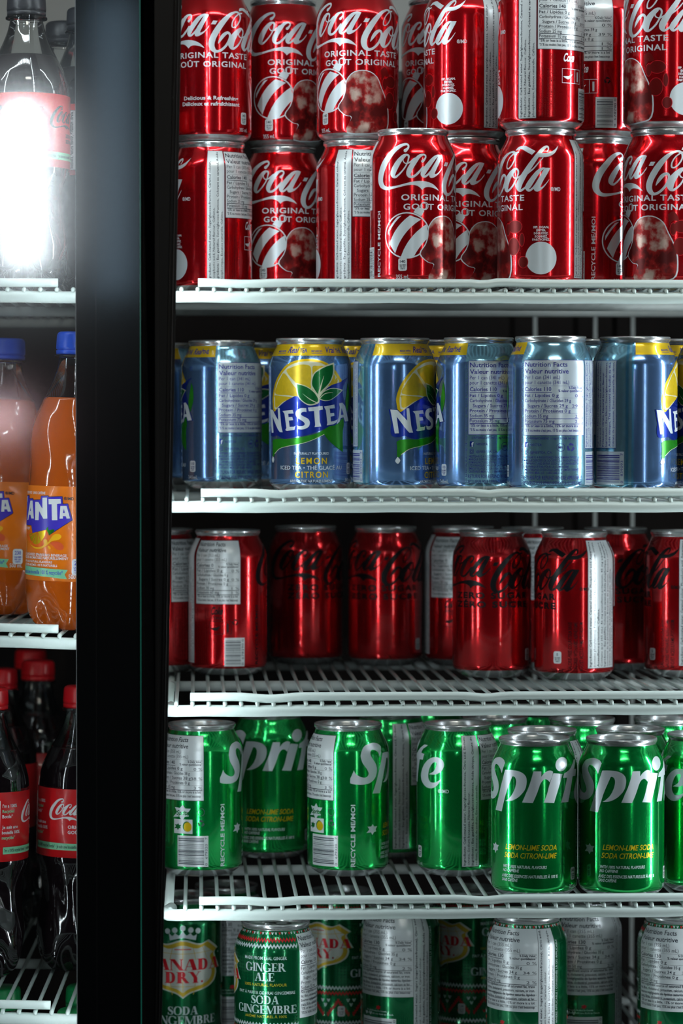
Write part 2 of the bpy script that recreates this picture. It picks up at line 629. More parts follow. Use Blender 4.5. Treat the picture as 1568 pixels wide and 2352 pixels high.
# ------------------------------------------------------------------ serif lettering (drawn, the tool font has no serifs)
def serif(A, t, s0, h0, cap, m, layer, width=None, align='c', heavy=1.0):
    W_ = 0.20 * heavy
    T_ = 0.055
    SF = 0.075

    def stem(x, y0=0.0, y1=1.0, w=W_, bot=True, top=True):
        o = [('p', [(x, y0), (x + w, y0), (x + w, y1), (x, y1)])]
        if bot:
            o.append(('p', [(x - SF, y0), (x + w + SF, y0), (x + w + SF, y0 + T_), (x - SF, y0 + T_)]))
        if top:
            o.append(('p', [(x - SF, y1 - T_), (x + w + SF, y1 - T_), (x + w + SF, y1), (x - SF, y1)]))
        return o

    def bar(x0, x1, y, w=T_):
        return [('p', [(x0, y - w / 2), (x1, y - w / 2), (x1, y + w / 2), (x0, y + w / 2)])]

    def diag(x0, y0, x1, y1, w):
        return [('p', [(x0, y0), (x0 + w, y0), (x1 + w, y1), (x1, y1)])]

    def tick(x, y0, y1):
        return [('p', [(x - 0.05, y0), (x, y0), (x, y1), (x - 0.02, y1)])]

    def arc(cx, cy, rx, ry, a0, a1, thick, thin):
        n = 14
        pts = []
        for k in range(n + 1):
            a = rad(a0 + (a1 - a0) * k / n)
            w = thin + (thick - thin) * abs(math.cos(a)) ** 1.5
            pts.append((cx + (rx - w / 2) * math.cos(a), cy + (ry - thin / 2) * math.sin(a), w))
        return [('s', pts)]
    G = {
        'I': (stem(.08), .33),
        'N': (stem(.08, w=.07) + stem(.70, w=.07, bot=False) + diag(.08, 1, .63, 0, W_ * .95), .86),
        'E': (stem(.08) + bar(.08, .60, .972) + bar(.08, .63, .028) + bar(.15, .48, .5) + tick(.62, .75, 1) + tick(.65, 0, .28) + tick(.50, .38, .62), .70),
        'L': (stem(.08) + bar(.08, .58, .028) + tick(.60, 0, .3), .64),
        'A': (diag(.08, 0, .36, 1, .06) + diag(.58, 0, .34, 1, W_) + bar(.2, .6, .34) + bar(0.0, .24, .028) + bar(.48, .86, .028), .86),
        'R': (stem(.08) + arc(.30, .74, .34, .26, -90, 90, W_, T_) + bar(.12, .34, .972) + bar(.12, .34, .50) + diag(.62, 0, .32, .5, W_) + bar(.60, .86, .028), .84),
        'D': (stem(.08) + arc(.28, .5, .48, .5, -90, 90, W_, T_) + bar(.12, .3, .972) + bar(.12, .3, .028), .82),
        'B': (stem(.08) + arc(.28, .75, .33, .25, -90, 90, W_, T_) + arc(.30, .26, .37, .26, -90, 90, W_, T_) + bar(.12, .32, .972) + bar(.12, .32, .51) + bar(.12, .32, .028), .74),
        'O': (arc(.44, .5, .44, .52, 0, 360, W_, T_), .92),
        'G': (arc(.45, .5, .45, .52, 42, 335, W_, T_) + stem(.66, 0.03, .42, bot=False) + tick(.80, .68, .98), .94),
        'C': (arc(.45, .5, .45, .52, 42, 318, W_, T_) + tick(.80, .68, .98) + tick(.80, .02, .30), .88),
        'S': ([('s', [(.52, .74, T_), (.44, .93, T_), (.27, .97, T_), (.12, .86, W_ * .7), (.14, .66, W_), (.33, .5, W_ * 1.1), (.50, .34, W_), (.50, .13, W_ * .7), (.32, .03, T_), (.14, .08, T_), (.06, .27, T_)])] + tick(.55, .70, 1.0) + [('p', [(.03, 0), (.08, 0), (.06, .3), (.03, .3)])], .64),
        'M': (stem(.08, w=.07) + stem(.88, w=W_ * .95) + diag(.08, 1, .42, 0, W_ * .9) + diag(.46, 0, .86, 1, .06), 1.16),
        'Y': (stem(.34, 0, .48, top=False) + diag(.34, .46, .04, 1, W_) + diag(.42, .46, .72, 1, .06) + bar(-.04, .28, .972) + bar(.62, .88, .972), .86),
        '.': ([('s', [(.10, .09, .19), (.101, .09, .19)])], .26),
        ' ': ([], .35),
    }
    tot = sum(G[c][1] for c in t)
    sx = width / tot if width else cap
    x = s0 - {'c': tot * sx / 2, 'l': 0, 'r': tot * sx}[align]
    for c in t:
        for kind, pts in G[c][0]:
            if kind == 'p':
                A.poly([(x + q[0] * sx, h0 + q[1] * cap) for q in pts], m, layer)
            else:
                sm = (sx + cap) / 2
                A.stroke([(x + q[0] * sx, h0 + q[1] * cap, q[2] * sm) for q in pts], m, layer, n=2)
        x += G[c][1] * sx


def barcode(A, s0, s1, h0, h1, digits, m_bg, m_ink, layer, seed=1, vertical_digits=True):
    rnd = random.Random(seed)
    A.rect(s0, s1, h0, h1, m_bg, layer)
    h = h0 + 2.0
    while h < h1 - 2.0:
        w = rnd.choice((0.25, 0.25, 0.5, 0.75))
        A.rect(s0 + 1, s1 - 3.4, h, h + w, m_ink, layer + 1)
        h += w + rnd.choice((0.25, 0.4, 0.6, 0.8))
    A.text(digits, s1 - 0.7, h0 + 1.2, 1.9, m_ink, layer + 1, width=(h1 - h0) - 2.4, vert=True, res=2)


def badge(A, s, h, n, m_bg, m_ink, layer, k=1.0):
    A.shape([(s - 3.1 * k, h + 4.2 * k), (s, h + 4.8 * k), (s + 3.1 * k, h + 4.2 * k), (s + 3.3 * k, h), (s + 3.1 * k, h - 4.2 * k), (s, h - 4.8 * k),
             (s - 3.1 * k, h - 4.2 * k), (s - 3.3 * k, h)], m_bg, layer, n=3)
    A.text(n, s, h + 1.2 * k, 2.2 * k, m_ink, layer + 1, width=(4.2 if len(n) > 1 else 1.2) * k, align='c', bold=.02)
    A.text('CALORIES', s, h - .9 * k, 1.1 * k, m_ink, layer + 1, width=5 * k, align='c', bold=.03)
    A.text('PER CAN', s, h - 2.3 * k, .9 * k, m_ink, layer + 1, width=4.2 * k, align='c', bold=.03)
    A.text('CANETTE', s, h - 3.7 * k, .9 * k, m_ink, layer + 1, width=3.6 * k, align='c', bold=.03)


def nutrition(A, s0, s1, hb, ht, vol, cal, rows, foot, m_bg, m_ink, layer, border=True, sugar_pct=True):
    """the bilingual facts table"""
    A.rect(s0, s1, hb, ht, m_bg, layer)
    L = layer + 1
    if border:
        A.frame(s0, s1, hb, ht, .35, m_ink, L)
    x0 = s0 + 1.3
    x1 = s1 - 1.3
    W = x1 - x0
    n = 4 * 1.0 + 0
    H = ht - hb
    y = ht - 1.4
    u = H / (12.2 + 1.75 * len(rows) + 1.5 * len(foot))
    A.text('Nutrition Facts', x0, y - 1.7 * u, 1.55 * u, m_ink, L, bold=.015, width=W * .70)
    y -= 2.3 * u
    A.text('Valeur nutritive', x0, y - 1.7 * u, 1.55 * u, m_ink, L, bold=.015, width=W * .72)
    y -= 2.3 * u
    A.text('Per 1 can (%s mL)' % vol, x0, y - 1.3 * u, 1.25 * u, m_ink, L, width=W * .58)
    y -= 1.85 * u
    A.text('pour 1 canette (%s mL)' % vol, x0, y - 1.2 * u, 1.25 * u, m_ink, L, width=W * .73)
    y -= 1.75 * u
    A.rect(x0, x1, y - .12, y, m_ink, L)
    A.text('Calories %s' % cal, x0, y - 1.75 * u, 1.3 * u, m_ink, L, bold=.02, width=W * .44)
    A.text('% Daily Value*', x1, y - 1.05 * u, .85 * u, m_ink, L, align='r', bold=.02, width=W * .28)
    A.text('% valeur quotidienne*', x1, y - 2.1 * u, .85 * u, m_ink, L, align='r', bold=.02, width=W * .45)
    y -= 2.2 * u
    A.rect(x0, x0 + W * .45, y - .45, y, m_ink, L)
    y -= .15 * u
    for r in rows:
        t, pct, heavy, ind = r
        A.text(t, x0 + ind, y - 1.45 * u, 1.1 * u, m_ink, L, bold=.012, width=min(W * .76, len(t) * .535 * u * 1.32))
        if pct:
            A.text(pct, x1, y - 1.55 * u, 1.05 * u, m_ink, L, align='r', width=W * (.055 * len(pct)))
        y -= 1.75 * u
        if heavy:
            A.rect(x0, x1, y - (.5 if heavy > 1 else .14), y, m_ink, L)
    for t in foot:
        A.text(t, x0, y - 1.2 * u, .92 * u, m_ink, L, bold=.02, width=W * (.97 if len(t) > 44 else .8))
        y -= 1.5 * u


def ingredients(A, s0, s1, hb, ht, lines, m_bg, m_ink, layer):
    A.rect(s0, s1, hb, ht, m_bg, layer)
    A.frame(s0, s1, hb, ht, .3, m_ink, layer + 1)
    n = len(lines)
    w = (s1 - s0 - 1.6) / n
    for i, t in enumerate(lines):
        A.text(t, s0 + .6 + w * (i + .78), hb + 1.2, w * .52, m_ink, layer + 1, vert=True, bold=.02 if i % 2 == 0 else .008,
               width=min(ht - hb - 2.4, len(t) * w * .52 * .82), res=1)


def tinylines(A, s0, n, hb, ht, m, layer, pitch=2.3, cap=1.35, texts=None):
    T = texts or ['CLASSIC COLA CANADA BOTTLING LTD. TORONTO ONTARIO', 'EMBOUTEILLAGE CANADA LIMITEE TORONTO', '1-800-438-2653',
                  'RETURN FOR REFUND WHERE APPLICABLE', 'RETOURNER POUR REMBOURSEMENT LA OU APPLICABLE']
    for i in range(n):
        t = T[i % len(T)]
        A.text(t, s0 + pitch * (i + .8), hb, cap if i < 3 else cap * 1.15, m, layer, vert=True, bold=.01,
               width=min(ht - hb, len(t) * cap * .8), res=1)


def recycle_mark(A, s, h, r, m, layer):
    for k in range(3):
        a = PI / 2 + k * 2 * PI / 3
        pts = []
        for da, rr in ((-.72, .78), (-.1, .78), (.30, .78)):
            pts.append((s + r * rr * math.cos(a + da), h + r * rr * math.sin(a + da), r * .42))
        A.stroke(pts[:2], m, layer, n=1)
        q = pts[2]
        A.poly([(s + r * .35 * math.cos(a + .1), h + r * .35 * math.sin(a + .1)), (s + r * 1.2 * math.cos(a + .1), h + r * 1.2 * math.sin(a + .1)),
                (s + r * .8 * math.cos(a + .75), h + r * .8 * math.sin(a + .75))], m, layer)


# ------------------------------------------------------------------ cola script, traced from the cans
TL4 = Trace(840, 310, 7.127, 947.5, 2184, -125.5, 53)
TA3 = Trace(720, 0, 7.467, 823, 2265, -247.5, 90)
TL6 = Trace(1130, 310, 7.127, 1240, 2184, -125.5, 179)


def cola_script(A, m, L):
    a = TL4
    A.stroke([(640, 258, 56), (672, 232, 40), (692, 200, 30), (684, 168, 30), (650, 156, 36), (560, 185, 52), (450, 268, 70), (350, 395, 86),
              (285, 520, 88), (248, 650, 82), (240, 760, 76), (262, 835, 74), (300, 868, 66)], m, L, a)
    A.shape([(270, 800), (300, 830), (360, 850), (500, 830), (620, 797), (760, 762), (880, 752), (980, 762), (1080, 800), (1150, 862),
             (1185, 915, 1), (1120, 878), (1030, 852), (960, 862), (915, 900, 1), (870, 850), (800, 820), (700, 818), (560, 848), (420, 888),
             (330, 905), (270, 880)], m, L, a)
    A.stroke([(690, 400, 24), (697, 350, 30), (668, 328, 34), (610, 348, 52), (540, 430, 78), (475, 540, 90), (442, 625, 84), (448, 672, 66),
              (485, 688, 36), (560, 625, 26), (640, 525, 22), (680, 440, 22), (692, 390, 22)], m, L, a)
    A.stroke([(640, 350, 18), (605, 400, 16), (618, 448, 18), (660, 468, 20), (720, 445, 26), (790, 385, 24)], m, L, a)
    A.stroke([(922, 432, 48), (950, 405, 32), (972, 365, 24), (962, 335, 26), (925, 326, 32), (860, 358, 55), (785, 450, 78), (715, 560, 86),
              (695, 640, 74), (725, 684, 44), (790, 672, 38), (870, 600, 34), (930, 520, 20)], m, L, a)
    A.stroke([(1215, 352, 30), (1170, 346, 36), (1110, 385, 60), (1030, 480, 78), (950, 590, 86), (928, 650, 72), (958, 682, 36),
              (1020, 640, 32), (1085, 560, 26)], m, L, a)
    A.shape([(1190, 338), (1240, 350, 1), (1215, 420), (1150, 560), (1120, 640), (1180, 620), (1245, 530, 1), (1235, 570), (1170, 655), (1100, 700), (1050, 700),
             (1030, 660), (1060, 570), (1130, 450), (1170, 370)], m, L, a)
    b = TA3
    A.poly([(905, 295), (980, 300), (945, 362), (868, 358)], m, L, b)
    # second capital
    A.stroke([(1320, 190, 26), (1290, 165, 30), (1250, 165, 36), (1180, 205, 58), (1080, 310, 88), (980, 450, 102), (902, 590, 104), (876, 700, 104),
              (900, 785, 84), (960, 828, 50), (1040, 806, 42), (1120, 730, 40), (1172, 630, 38), (1182, 550, 36), (1145, 510, 44), (1085, 545, 60),
              (1030, 620, 48), (992, 690, 10)], m, L, b)
    A.stroke([(1300, 178, 20), (1332, 215, 18), (1336, 290, 18), (1300, 375, 20), (1250, 422, 22), (1216, 405, 20), (1222, 330, 18), (1262, 250, 18),
              (1320, 192, 24), (1350, 190, 26)], m, L, b)
    c = TL6
    A.shape([(380, 255), (430, 198), (520, 180), (560, 190), (700, 265, 1), (640, 325, 1), (540, 268), (470, 232), (420, 245)], m, L, c)
    A.stroke([(420, 640, 24), (418, 585, 28), (390, 556, 34), (345, 575, 48), (285, 660, 72), (238, 770, 78), (225, 865, 66), (238, 920, 40),
              (280, 895, 28), (345, 810, 25), (398, 700, 24), (418, 630, 24)], m, L, c)
    A.stroke([(372, 585, 18), (332, 645, 18), (348, 695, 20), (400, 705, 20), (450, 670, 20)], m, L, c)
    A.stroke([(888, 272, 16), (908, 235, 20), (900, 198, 26), (868, 195, 38), (810, 240, 56), (730, 335, 66), (630, 475, 80), (535, 620, 88),
              (455, 760, 98), (428, 850, 88), (448, 905, 50), (500, 885, 32), (565, 825, 26)], m, L, c)
    A.stroke([(822, 372, 14), (760, 440, 18), (670, 545, 22), (590, 612, 24), (530, 655, 30)], m, L, c)
    A.shape([(742, 356), (800, 298), (880, 296), (980, 262), (1040, 212), (1066, 180, 1), (1045, 245), (1000, 308), (930, 346), (850, 362)], m, L, c)
    A.stroke([(860, 548, 26), (815, 548, 36), (755, 590, 62), (675, 690, 80), (590, 820, 90), (572, 870, 70), (600, 905, 36), (665, 860, 32),
              (730, 770, 26)], m, L, c)
    A.shape([(850, 545), (940, 540, 1), (900, 620), (830, 740), (780, 850), (840, 820), (925, 718, 1), (905, 760), (830, 860), (750, 918), (700, 915),
             (672, 870), (700, 790), (780, 660)], m, L, c)


def cola_common(A, m_logo, zero):
    cola_script(A, m_logo, 1)
    D = D2S
    A.text('®/MD', 192 * D, 73.8, 2.8, m_logo, 1, width=8.0, bold=.015)
    A.text('RECYCLE ME/MOI', 4.6 * D, 9, 2.9, 'black' if zero else 'silver', 1, width=50, vert=True, bold=.02)
    rows = [('Fat / Lipides 0 g', '0 %', 1, 0), ('Carbohydrate / Glucides %s g' % ('0' if zero else '39'), '', 0, 0),
            ('Sugars / Sucres %s g' % ('0' if zero else '39'), '0 %' if zero else '39 %', 1, 2.4), ('Protein / Protéines 0 g', '', 1, 0),
            ('Sodium %s mg' % ('30' if zero else '25'), '1 %', 2, 0), ('Potassium %s mg' % ('60' if zero else '10'), '1 %', 2, 0)]
    foot = ['*5% or less is a little, 15% or more is a lot', "*5 % ou moins c'est peu, 15 % ou plus c'est beaucoup"]
    n0, n1 = (262, 334) if zero else (256, 344)
    nutrition(A, n0 * D, n1 * D, 60, 113.5, '355', '0' if zero else '140', rows, foot, 'panel', 'ink', 1)
    ink = 'black' if zero else 'silver'
    A.text('Coke', (n0 + n1) / 2 * D, 51.5, 6.0, ink, 1, width=10.5, align='c', bold=.03, shear=.25)
    if zero:
        A.text('ZERO', (n0 + n1) / 2 * D, 47.5, 2.2, ink, 1, width=9.5, align='c', bold=.02)
    A.frame((n0 + n1) / 2 * D - 6, (n0 + n1) / 2 * D + 13, 35, 46, .35, ink, 1)
    A.shape([((n0 + n1) / 2 * D - 5, 40), ((n0 + n1) / 2 * D, 38), ((n0 + n1) / 2 * D + 4, 42, 1), ((n0 + n1) / 2 * D, 40.5)], ink, 1)
    A.rect((n0 + n1) / 2 * D + 9, (n0 + n1) / 2 * D + 10.6, 36.5, 44, ink, 1)
    A.frame((n0 + n1) / 2 * D + 6.4, (n0 + n1) / 2 * D + 6.8, 35, 46, .3, ink, 1)
    recycle_mark(A, (n1 - 8) * D, 45, 2.6, 'black', 1)
    tinylines(A, n0 * D + .5, 6, 9, 57, 'dred', 1)
    barcode(A, (n1 - 24) * D, (n1 + 6) * D, 8, 32, '0  678290 0', 'panel', 'ink', 1, seed=5)


def art_cola():
    A = Art()
    D = D2S
    cola_common(A, 'silver', False)
    a = TL4
    A.text('ORIGINAL TASTE', 37.5 * D, 66.7, 4.3, 'silver', 1, width=(157 - 37.5) * D, bold=.022, space=1.12)
    A.text('GOÛT ORIGINAL', 40.5 * D, 59.6, 4.3, 'silver', 1, width=(155 - 40.5) * D, bold=.022, space=1.12)
    ingredients(A, 230 * D, 255 * D, 8, 114, ['Ingredients: Carbonated water, Sugar/glucose-fructose, Caramel colour,',
                'Phosphoric acid, Natural flavour, Caffeine.', 'Ingrédients : Eau gazéifiée, Sucre/glucose-fructose, Colorant au caramel, Acide',
                'phosphorique, Essence naturelle, Caféine.'], 'panel', 'ink', 1)
    return A


def art_cola_festive():
    A = art_cola()
    D = D2S
    # striped bauble
    s, h = 45 * D, 40
    A.ring(s, h, 18.2, 17.6, 1.0, 'silver', 1, 40)
    for k, (c0, w) in enumerate(((-8.5, 9.5), (5.6, 7.6), (14.2, 1.6))):
        pts = []
        ca, sa = math.cos(rad(52)), math.sin(rad(52))

        def rot(x, y):
            return s + x * ca - y * sa, h + x * sa + y * ca
        R = 16.4
        lo, hi = c0 - w / 2, c0 + w / 2
        l = []
        for i in range(9):
            y = lo + (hi - lo) * i / 8
            l.append((math.sqrt(max(0, R * R - y * y)), y))
        l2 = [(-x, y) for x, y in reversed(l)]
        bow = 3.0
        ll = []
        for i in range(17):
            x = -math.sqrt(max(0, R * R - hi * hi)) + 2 * math.sqrt(max(0, R * R - hi * hi)) * i / 16
            ll.append((x, hi - bow * (x / R) ** 2))
        lw = []
        for i in range(17):
            x = math.sqrt(max(0, R * R - lo * lo)) - 2 * math.sqrt(max(0, R * R - lo * lo)) * i / 16
            lw.append((x, lo - bow * (x / R) ** 2))
        A.loop([rot(*q) for q in ll + lw], 'silver', 1)
    A.poly([(s + 5, h + 17.5), (s + 11, h + 14.5), (s + 13.4, h + 18.5), (s + 11.5, h + 20.5), (s + 8.0, h + 21.5)], 'silver', 2)
    A.ring(s + 13.5, h + 22.3, 3.2, 3.2, .55, 'silver', 1, 20)
    badge(A, 39.5 * D, 18, '140', 'panel', 'ink', 3)
    A.text('355 mL', 39.5 * D, 7.2, 3.0, 'silver', 3, width=10.5, align='c', bold=.01)
    # a plain mottled shape with a pale outline takes the place of the printed figure
    c = 98 * D
    out = [(c - 16, 33), (c - 20, 26), (c - 14, 20), (c - 9, 18), (c - 13, 6.5), (c + 12, 6.5), (c + 21, 10), (c + 22, 24), (c + 19, 34),
           (c + 15, 42), (c + 11, 50), (c + 3, 54.5), (c - 7, 53.5), (c - 13, 47), (c - 14, 39)]
    A.shape([(x + (x - c) * .05, y + (y - 30) * .03) if y > 8 else (x, y - 1) for x, y in out], 'silver', 1, n=3)
    A.shape(out, 'art', 2, n=3)
    # dark ovals
    for (x, y, rx, ry, ro) in ((143, 47, 6.2, 4.6, -.1), (141, 32, 5.2, 6.6, .3), (131, 45, 2.2, 4.5, .5), (154, 37, 1.8, 4.8, -.2), (156, 20, 3.6, 4.2, 0)):
        A.ring(x * D, y, rx + .5, ry + .5, .5, 'rprint', 1, 24)
        A.disc(x * D, y, rx, ry, 'dred', 2, rot=0)
    A.shape([(124 * D, 56, 1), (124 * D + 4, 58.5), (124 * D + 7.5, 55), (124 * D + 9, 50.5, 1), (124 * D + 4, 51.5), (124 * D + 1, 47, 1)], 'dred', 1)
    # round scan patch and its words
    A.disc(180 * D, 23, 12, 12.4, 'silver', 1, 44)
    for i, t in enumerate(['SIP. SCAN.', 'ENTER.', 'DÉGUSTEZ.', 'SCANNEZ.', 'PARTICIPEZ.']):
        A.text(t, 180 * D, 45.6 - i * 2.35, 1.55, 'silver', 1, width=len(t) * 1.22, align='c', bold=.04)
    return A


def art_cola_plain():
    A = art_cola()
    D = D2S
    A.text('Delicious & Refreshing', 98 * D, 33.4, 2.9, 'silver', 1, width=47, align='c', bold=.03)
    A.text('Délicieux et rafraîchissant', 98 * D, 28.8, 2.9, 'silver', 1, width=50, align='c', bold=.03)
    badge(A, 150 * D, 19.5, '140', 'panel', 'ink', 1)
    A.text('355 mL', 150 * D, 9, 2.8, 'silver', 1, width=10, align='c')
    return A


def art_zero():
    A = Art()
    D = D2S
    cola_common(A, 'black', True)
    A.text('ZERO SUGAR', 37.5 * D, 66.2, 4.7, 'black', 1, width=(157 - 37.5) * D, bold=.042, space=1.25)
    A.text('ZÉRO SUCRE', 37.5 * D, 58.8, 4.7, 'black', 1, width=(157 - 37.5) * D, bold=.042, space=1.25)
    badge(A, 160 * D, 19, '0', 'panel', 'ink', 1, k=1.05)
    A.text('355 mL', 160 * D, 6.6, 3.3, 'black', 1, width=12, align='c')
    for i, t in enumerate(['CALORIE-FREE COLA/COLA SANS', 'CALORIES WITH/AVEC ASPARTAME', 'AND/ET ACESULFAME-POTASSIUM']):
        A.text(t, (181 + 8.2 * i) * D, 8, 3.0, 'black', 1, width=40, vert=True, bold=.005)
    ing = ['Ingredients: Carbonated water, Caramel colour, Phosphoric acid, Aspartame', '(contains phenylalanine), Potassium benzoate, Natural flavour, Potassium citrate,',
           'Acesulfame-potassium, Caffeine.', 'Contains (per 355 mL): 46 mg acesulfame-potassium, 85 mg aspartame.',
           'Ingrédients : Eau gazéifiée, Colorant au caramel, Acide phosphorique, Aspartame', '(contient de la phénylalanine), Benzoate de potassium, Essence naturelle,',
           'Citrate de potassium, Acésulfame-potassium, Caféine.', 'Contient (par 355 mL) : 46 mg acésulfame-potassium']
    ingredients(A, 204 * D, 257 * D, 10, 115, ing, 'panel', 'ink', 1)
    return A


# ------------------------------------------------------------------ lemon-lime
TS7 = Trace(1320, 1720, 7.127, 1426, 2184, 341, 78)
TS6 = Trace(1120, 1720, 7.127, 1226, 2184, 341, 94)
TS5 = Trace(940, 1700, 8.253, 1050, 2300, 342, 223)


def lime_script(A, m, L):
    t = TS7
    A.shape([(435, 240, 1), (400, 190), (330, 155), (260, 155), (180, 185), (130, 260), (115, 350), (130, 470), (165, 570), (188, 650), (180, 700),
             (150, 722), (115, 700), (85, 640), (75, 570, 1), (60, 740), (70, 800), (110, 830), (160, 838), (220, 820), (275, 765), (305, 690),
             (312, 610), (295, 530), (250, 440), (220, 370), (213, 310), (235, 270), (265, 268), (305, 295), (345, 345), (375, 415, 1)], m, L, t)
    A.shape([(445, 357, 1), (560, 355), (690, 370), (770, 405), (820, 460), (832, 540), (815, 640), (770, 720), (690, 800), (600, 850), (520, 870),
             (450, 868, 1), (500, 840), (570, 770), (620, 680), (645, 600), (652, 530), (635, 480), (600, 458), (580, 465, 1), (540, 560),
             (480, 700), (430, 850), (375, 1043, 1), (240, 1020, 1), (300, 830), (350, 660), (400, 500)], m, L, t)
    A.shape([(940, 365, 1), (1060, 360, 1), (1060, 450, 1), (1100, 390), (1150, 350), (1190, 340), (1225, 355, 1), (1215, 430), (1180, 530, 1),
             (1150, 495), (1115, 485), (1080, 510), (1045, 570), (1010, 680), (970, 790), (930, 885, 1), (755, 882, 1), (820, 730), (880, 580)], m, L, t)
    A.shape([(1230, 383, 1), (1290, 385), (1345, 390, 1), (1320, 520), (1280, 700), (1240, 870, 1), (1095, 868, 1), (1140, 740), (1180, 560)], m, L, t)
    A.shape([(1320 + 68 * math.cos(2 * PI * k / 16), 230 + 117 * math.sin(2 * PI * k / 16)) for k in range(16)], m, L, t, n=2)
    t = TS6
    A.shape([(1425, 160, 1), (1395, 165, 1), (1375, 240), (1330, 330), (1240, 402, 1), (1225, 470, 1), (1290, 465, 1), (1260, 620), (1195, 875, 1),
             (1310, 862, 1), (1350, 640), (1380, 442, 1), (1425, 430, 1), (1436, 320, 1), (1405, 320, 1)], m, L, t)
    t = TS5
    A.stroke([(588, 772, 6), (530, 835, 50), (450, 878, 96), (362, 868, 122), (300, 780, 134), (288, 680, 134), (310, 570, 128), (356, 475, 116),
              (425, 408, 98), (510, 395, 98), (570, 440, 126), (580, 510, 140), (540, 590, 120), (470, 645, 66), (378, 668, 8)], m, L, t, n=5)


def star(A, s, h, r, m, L):
    rs = [1.05, .58, .95, .60, 1.10, .62, 1.30, .62, 1.05, .58, .85, .62]
    A.loop([(s + r * rs[k] * 1.12 * math.cos(rad(28 + 30 * k)), h + r * rs[k] * .95 * math.sin(rad(28 + 30 * k))) for k in range(12)], m, L)


def art_lime():
    A = Art()
    D = D2S
    lime_script(A, 'silver', 1)
    A.text('®/MD', 195 * D, 68.2, 2.7, 'silver', 1, width=9.3, bold=.01)
    star(A, 31.5 * D, 38.5, 4.6, 'silver', 1)
    A.text('LEMON-LIME SODA', 53 * D, 38.6, 4.0, 'yellow', 1, width=72 * D, bold=.012, shear=.22)
    A.text('SODA CITRON-LIME', 51 * D, 32.4, 4.0, 'yellow', 1, width=73 * D, bold=.012, shear=.22)
    for i, (t, w) in enumerate((('WITH 100% NATURAL FLAVOURS', 62), ('NO CAFFEINE', 25))):
        A.text(t, 48.5 * D, 24.6 - i * 3.1, 2.2, 'silver', 1, width=w * D, bold=.025, shear=.15)
    for i, (t, w) in enumerate((('AVEC DES ESSENCES NATURELLES À 100 %', 80), ('SANS CAFÉINE', 25))):
        A.text(t, 46.5 * D, 17.4 - i * 3.1, 2.2, 'silver', 1, width=w * D, bold=.025, shear=.15)
    badge(A, 157 * D, 19, '140', 'panel', 'dgreen', 1)
    A.text('355 mL', 157 * D, 8, 2.9, 'silver', 1, width=10, align='c')
    A.text('RECYCLE ME/MOI', 4.8 * D, 9, 3.3, 'silver', 1, width=50, vert=True, bold=.03)
    rows = [('Fat / Lipides 0 g', '0 %', 1, 0), ('Carbohydrate / Glucides 38 g', '', 0, 0), ('Sugars / Sucres 38 g', '38 %', 1, 2.4),
            ('Protein / Protéines 0 g', '', 1, 0), ('Sodium 65 mg', '3 %', 2, 0)]
    foot = ['*5% or less is a little, 15% or more is a lot', "*5 % ou moins c'est peu, 15 % ou plus c'est beaucoup"]
    nutrition(A, 257 * D, 335 * D, 62, 114, '355', '140', rows, foot, 'panel', 'ink', 1)
    ingredients(A, 229 * D, 254.5 * D, 9, 114, ['Ingredients: Carbonated water, Sugar/glucose-fructose, Citric acid, Sodium', 'citrate, Sodium benzoate, Natural flavour.',
                'Ingrédients : Eau gazéifiée, Sucre/glucose-fructose, Acide citrique, Citrate de', 'sodium, Benzoate de sodium, Essence naturelle.'], 'panel', 'ink', 1)
    star(A, 304 * D, 52.5, 7.0, 'silver', 1)
    A.text('Sprite', 304 * D, 50.5, 3.6, 'green', 2, width=11, align='c', bold=.03, shear=.25)
    recycle_mark(A, 331 * D, 44, 2.7, 'ink', 1)
    A.ring(331 * D, 53, 2.9, 3.3, .5, 'ink', 1)
    A.rect(290 * D, 319 * D, 35.5, 47, 'panel', 1)
    star(A, 297 * D, 41, 3.0, 'leaf', 2)
    A.disc(312 * D - .8, 41.4, 3.5, 4.0, 'leaf', 2)
    A.disc(312 * D, 41, 3.4, 3.8, 'yellow', 3)
    A.rect(304.5 * D - .1, 304.5 * D + .1, 35.5, 47, 'silver', 2)
    barcode(A, 296 * D, 341 * D, 9, 34, '0   679320   7', 'panel', 'ink', 1, seed=9)
    tinylines(A, 257 * D, 5, 9, 58, 'dgreen', 1)
    return A


# ------------------------------------------------------------------ lemon iced tea
TN2 = Trace(610, 810, 7.585, 712, 2265, 31.0, 0)


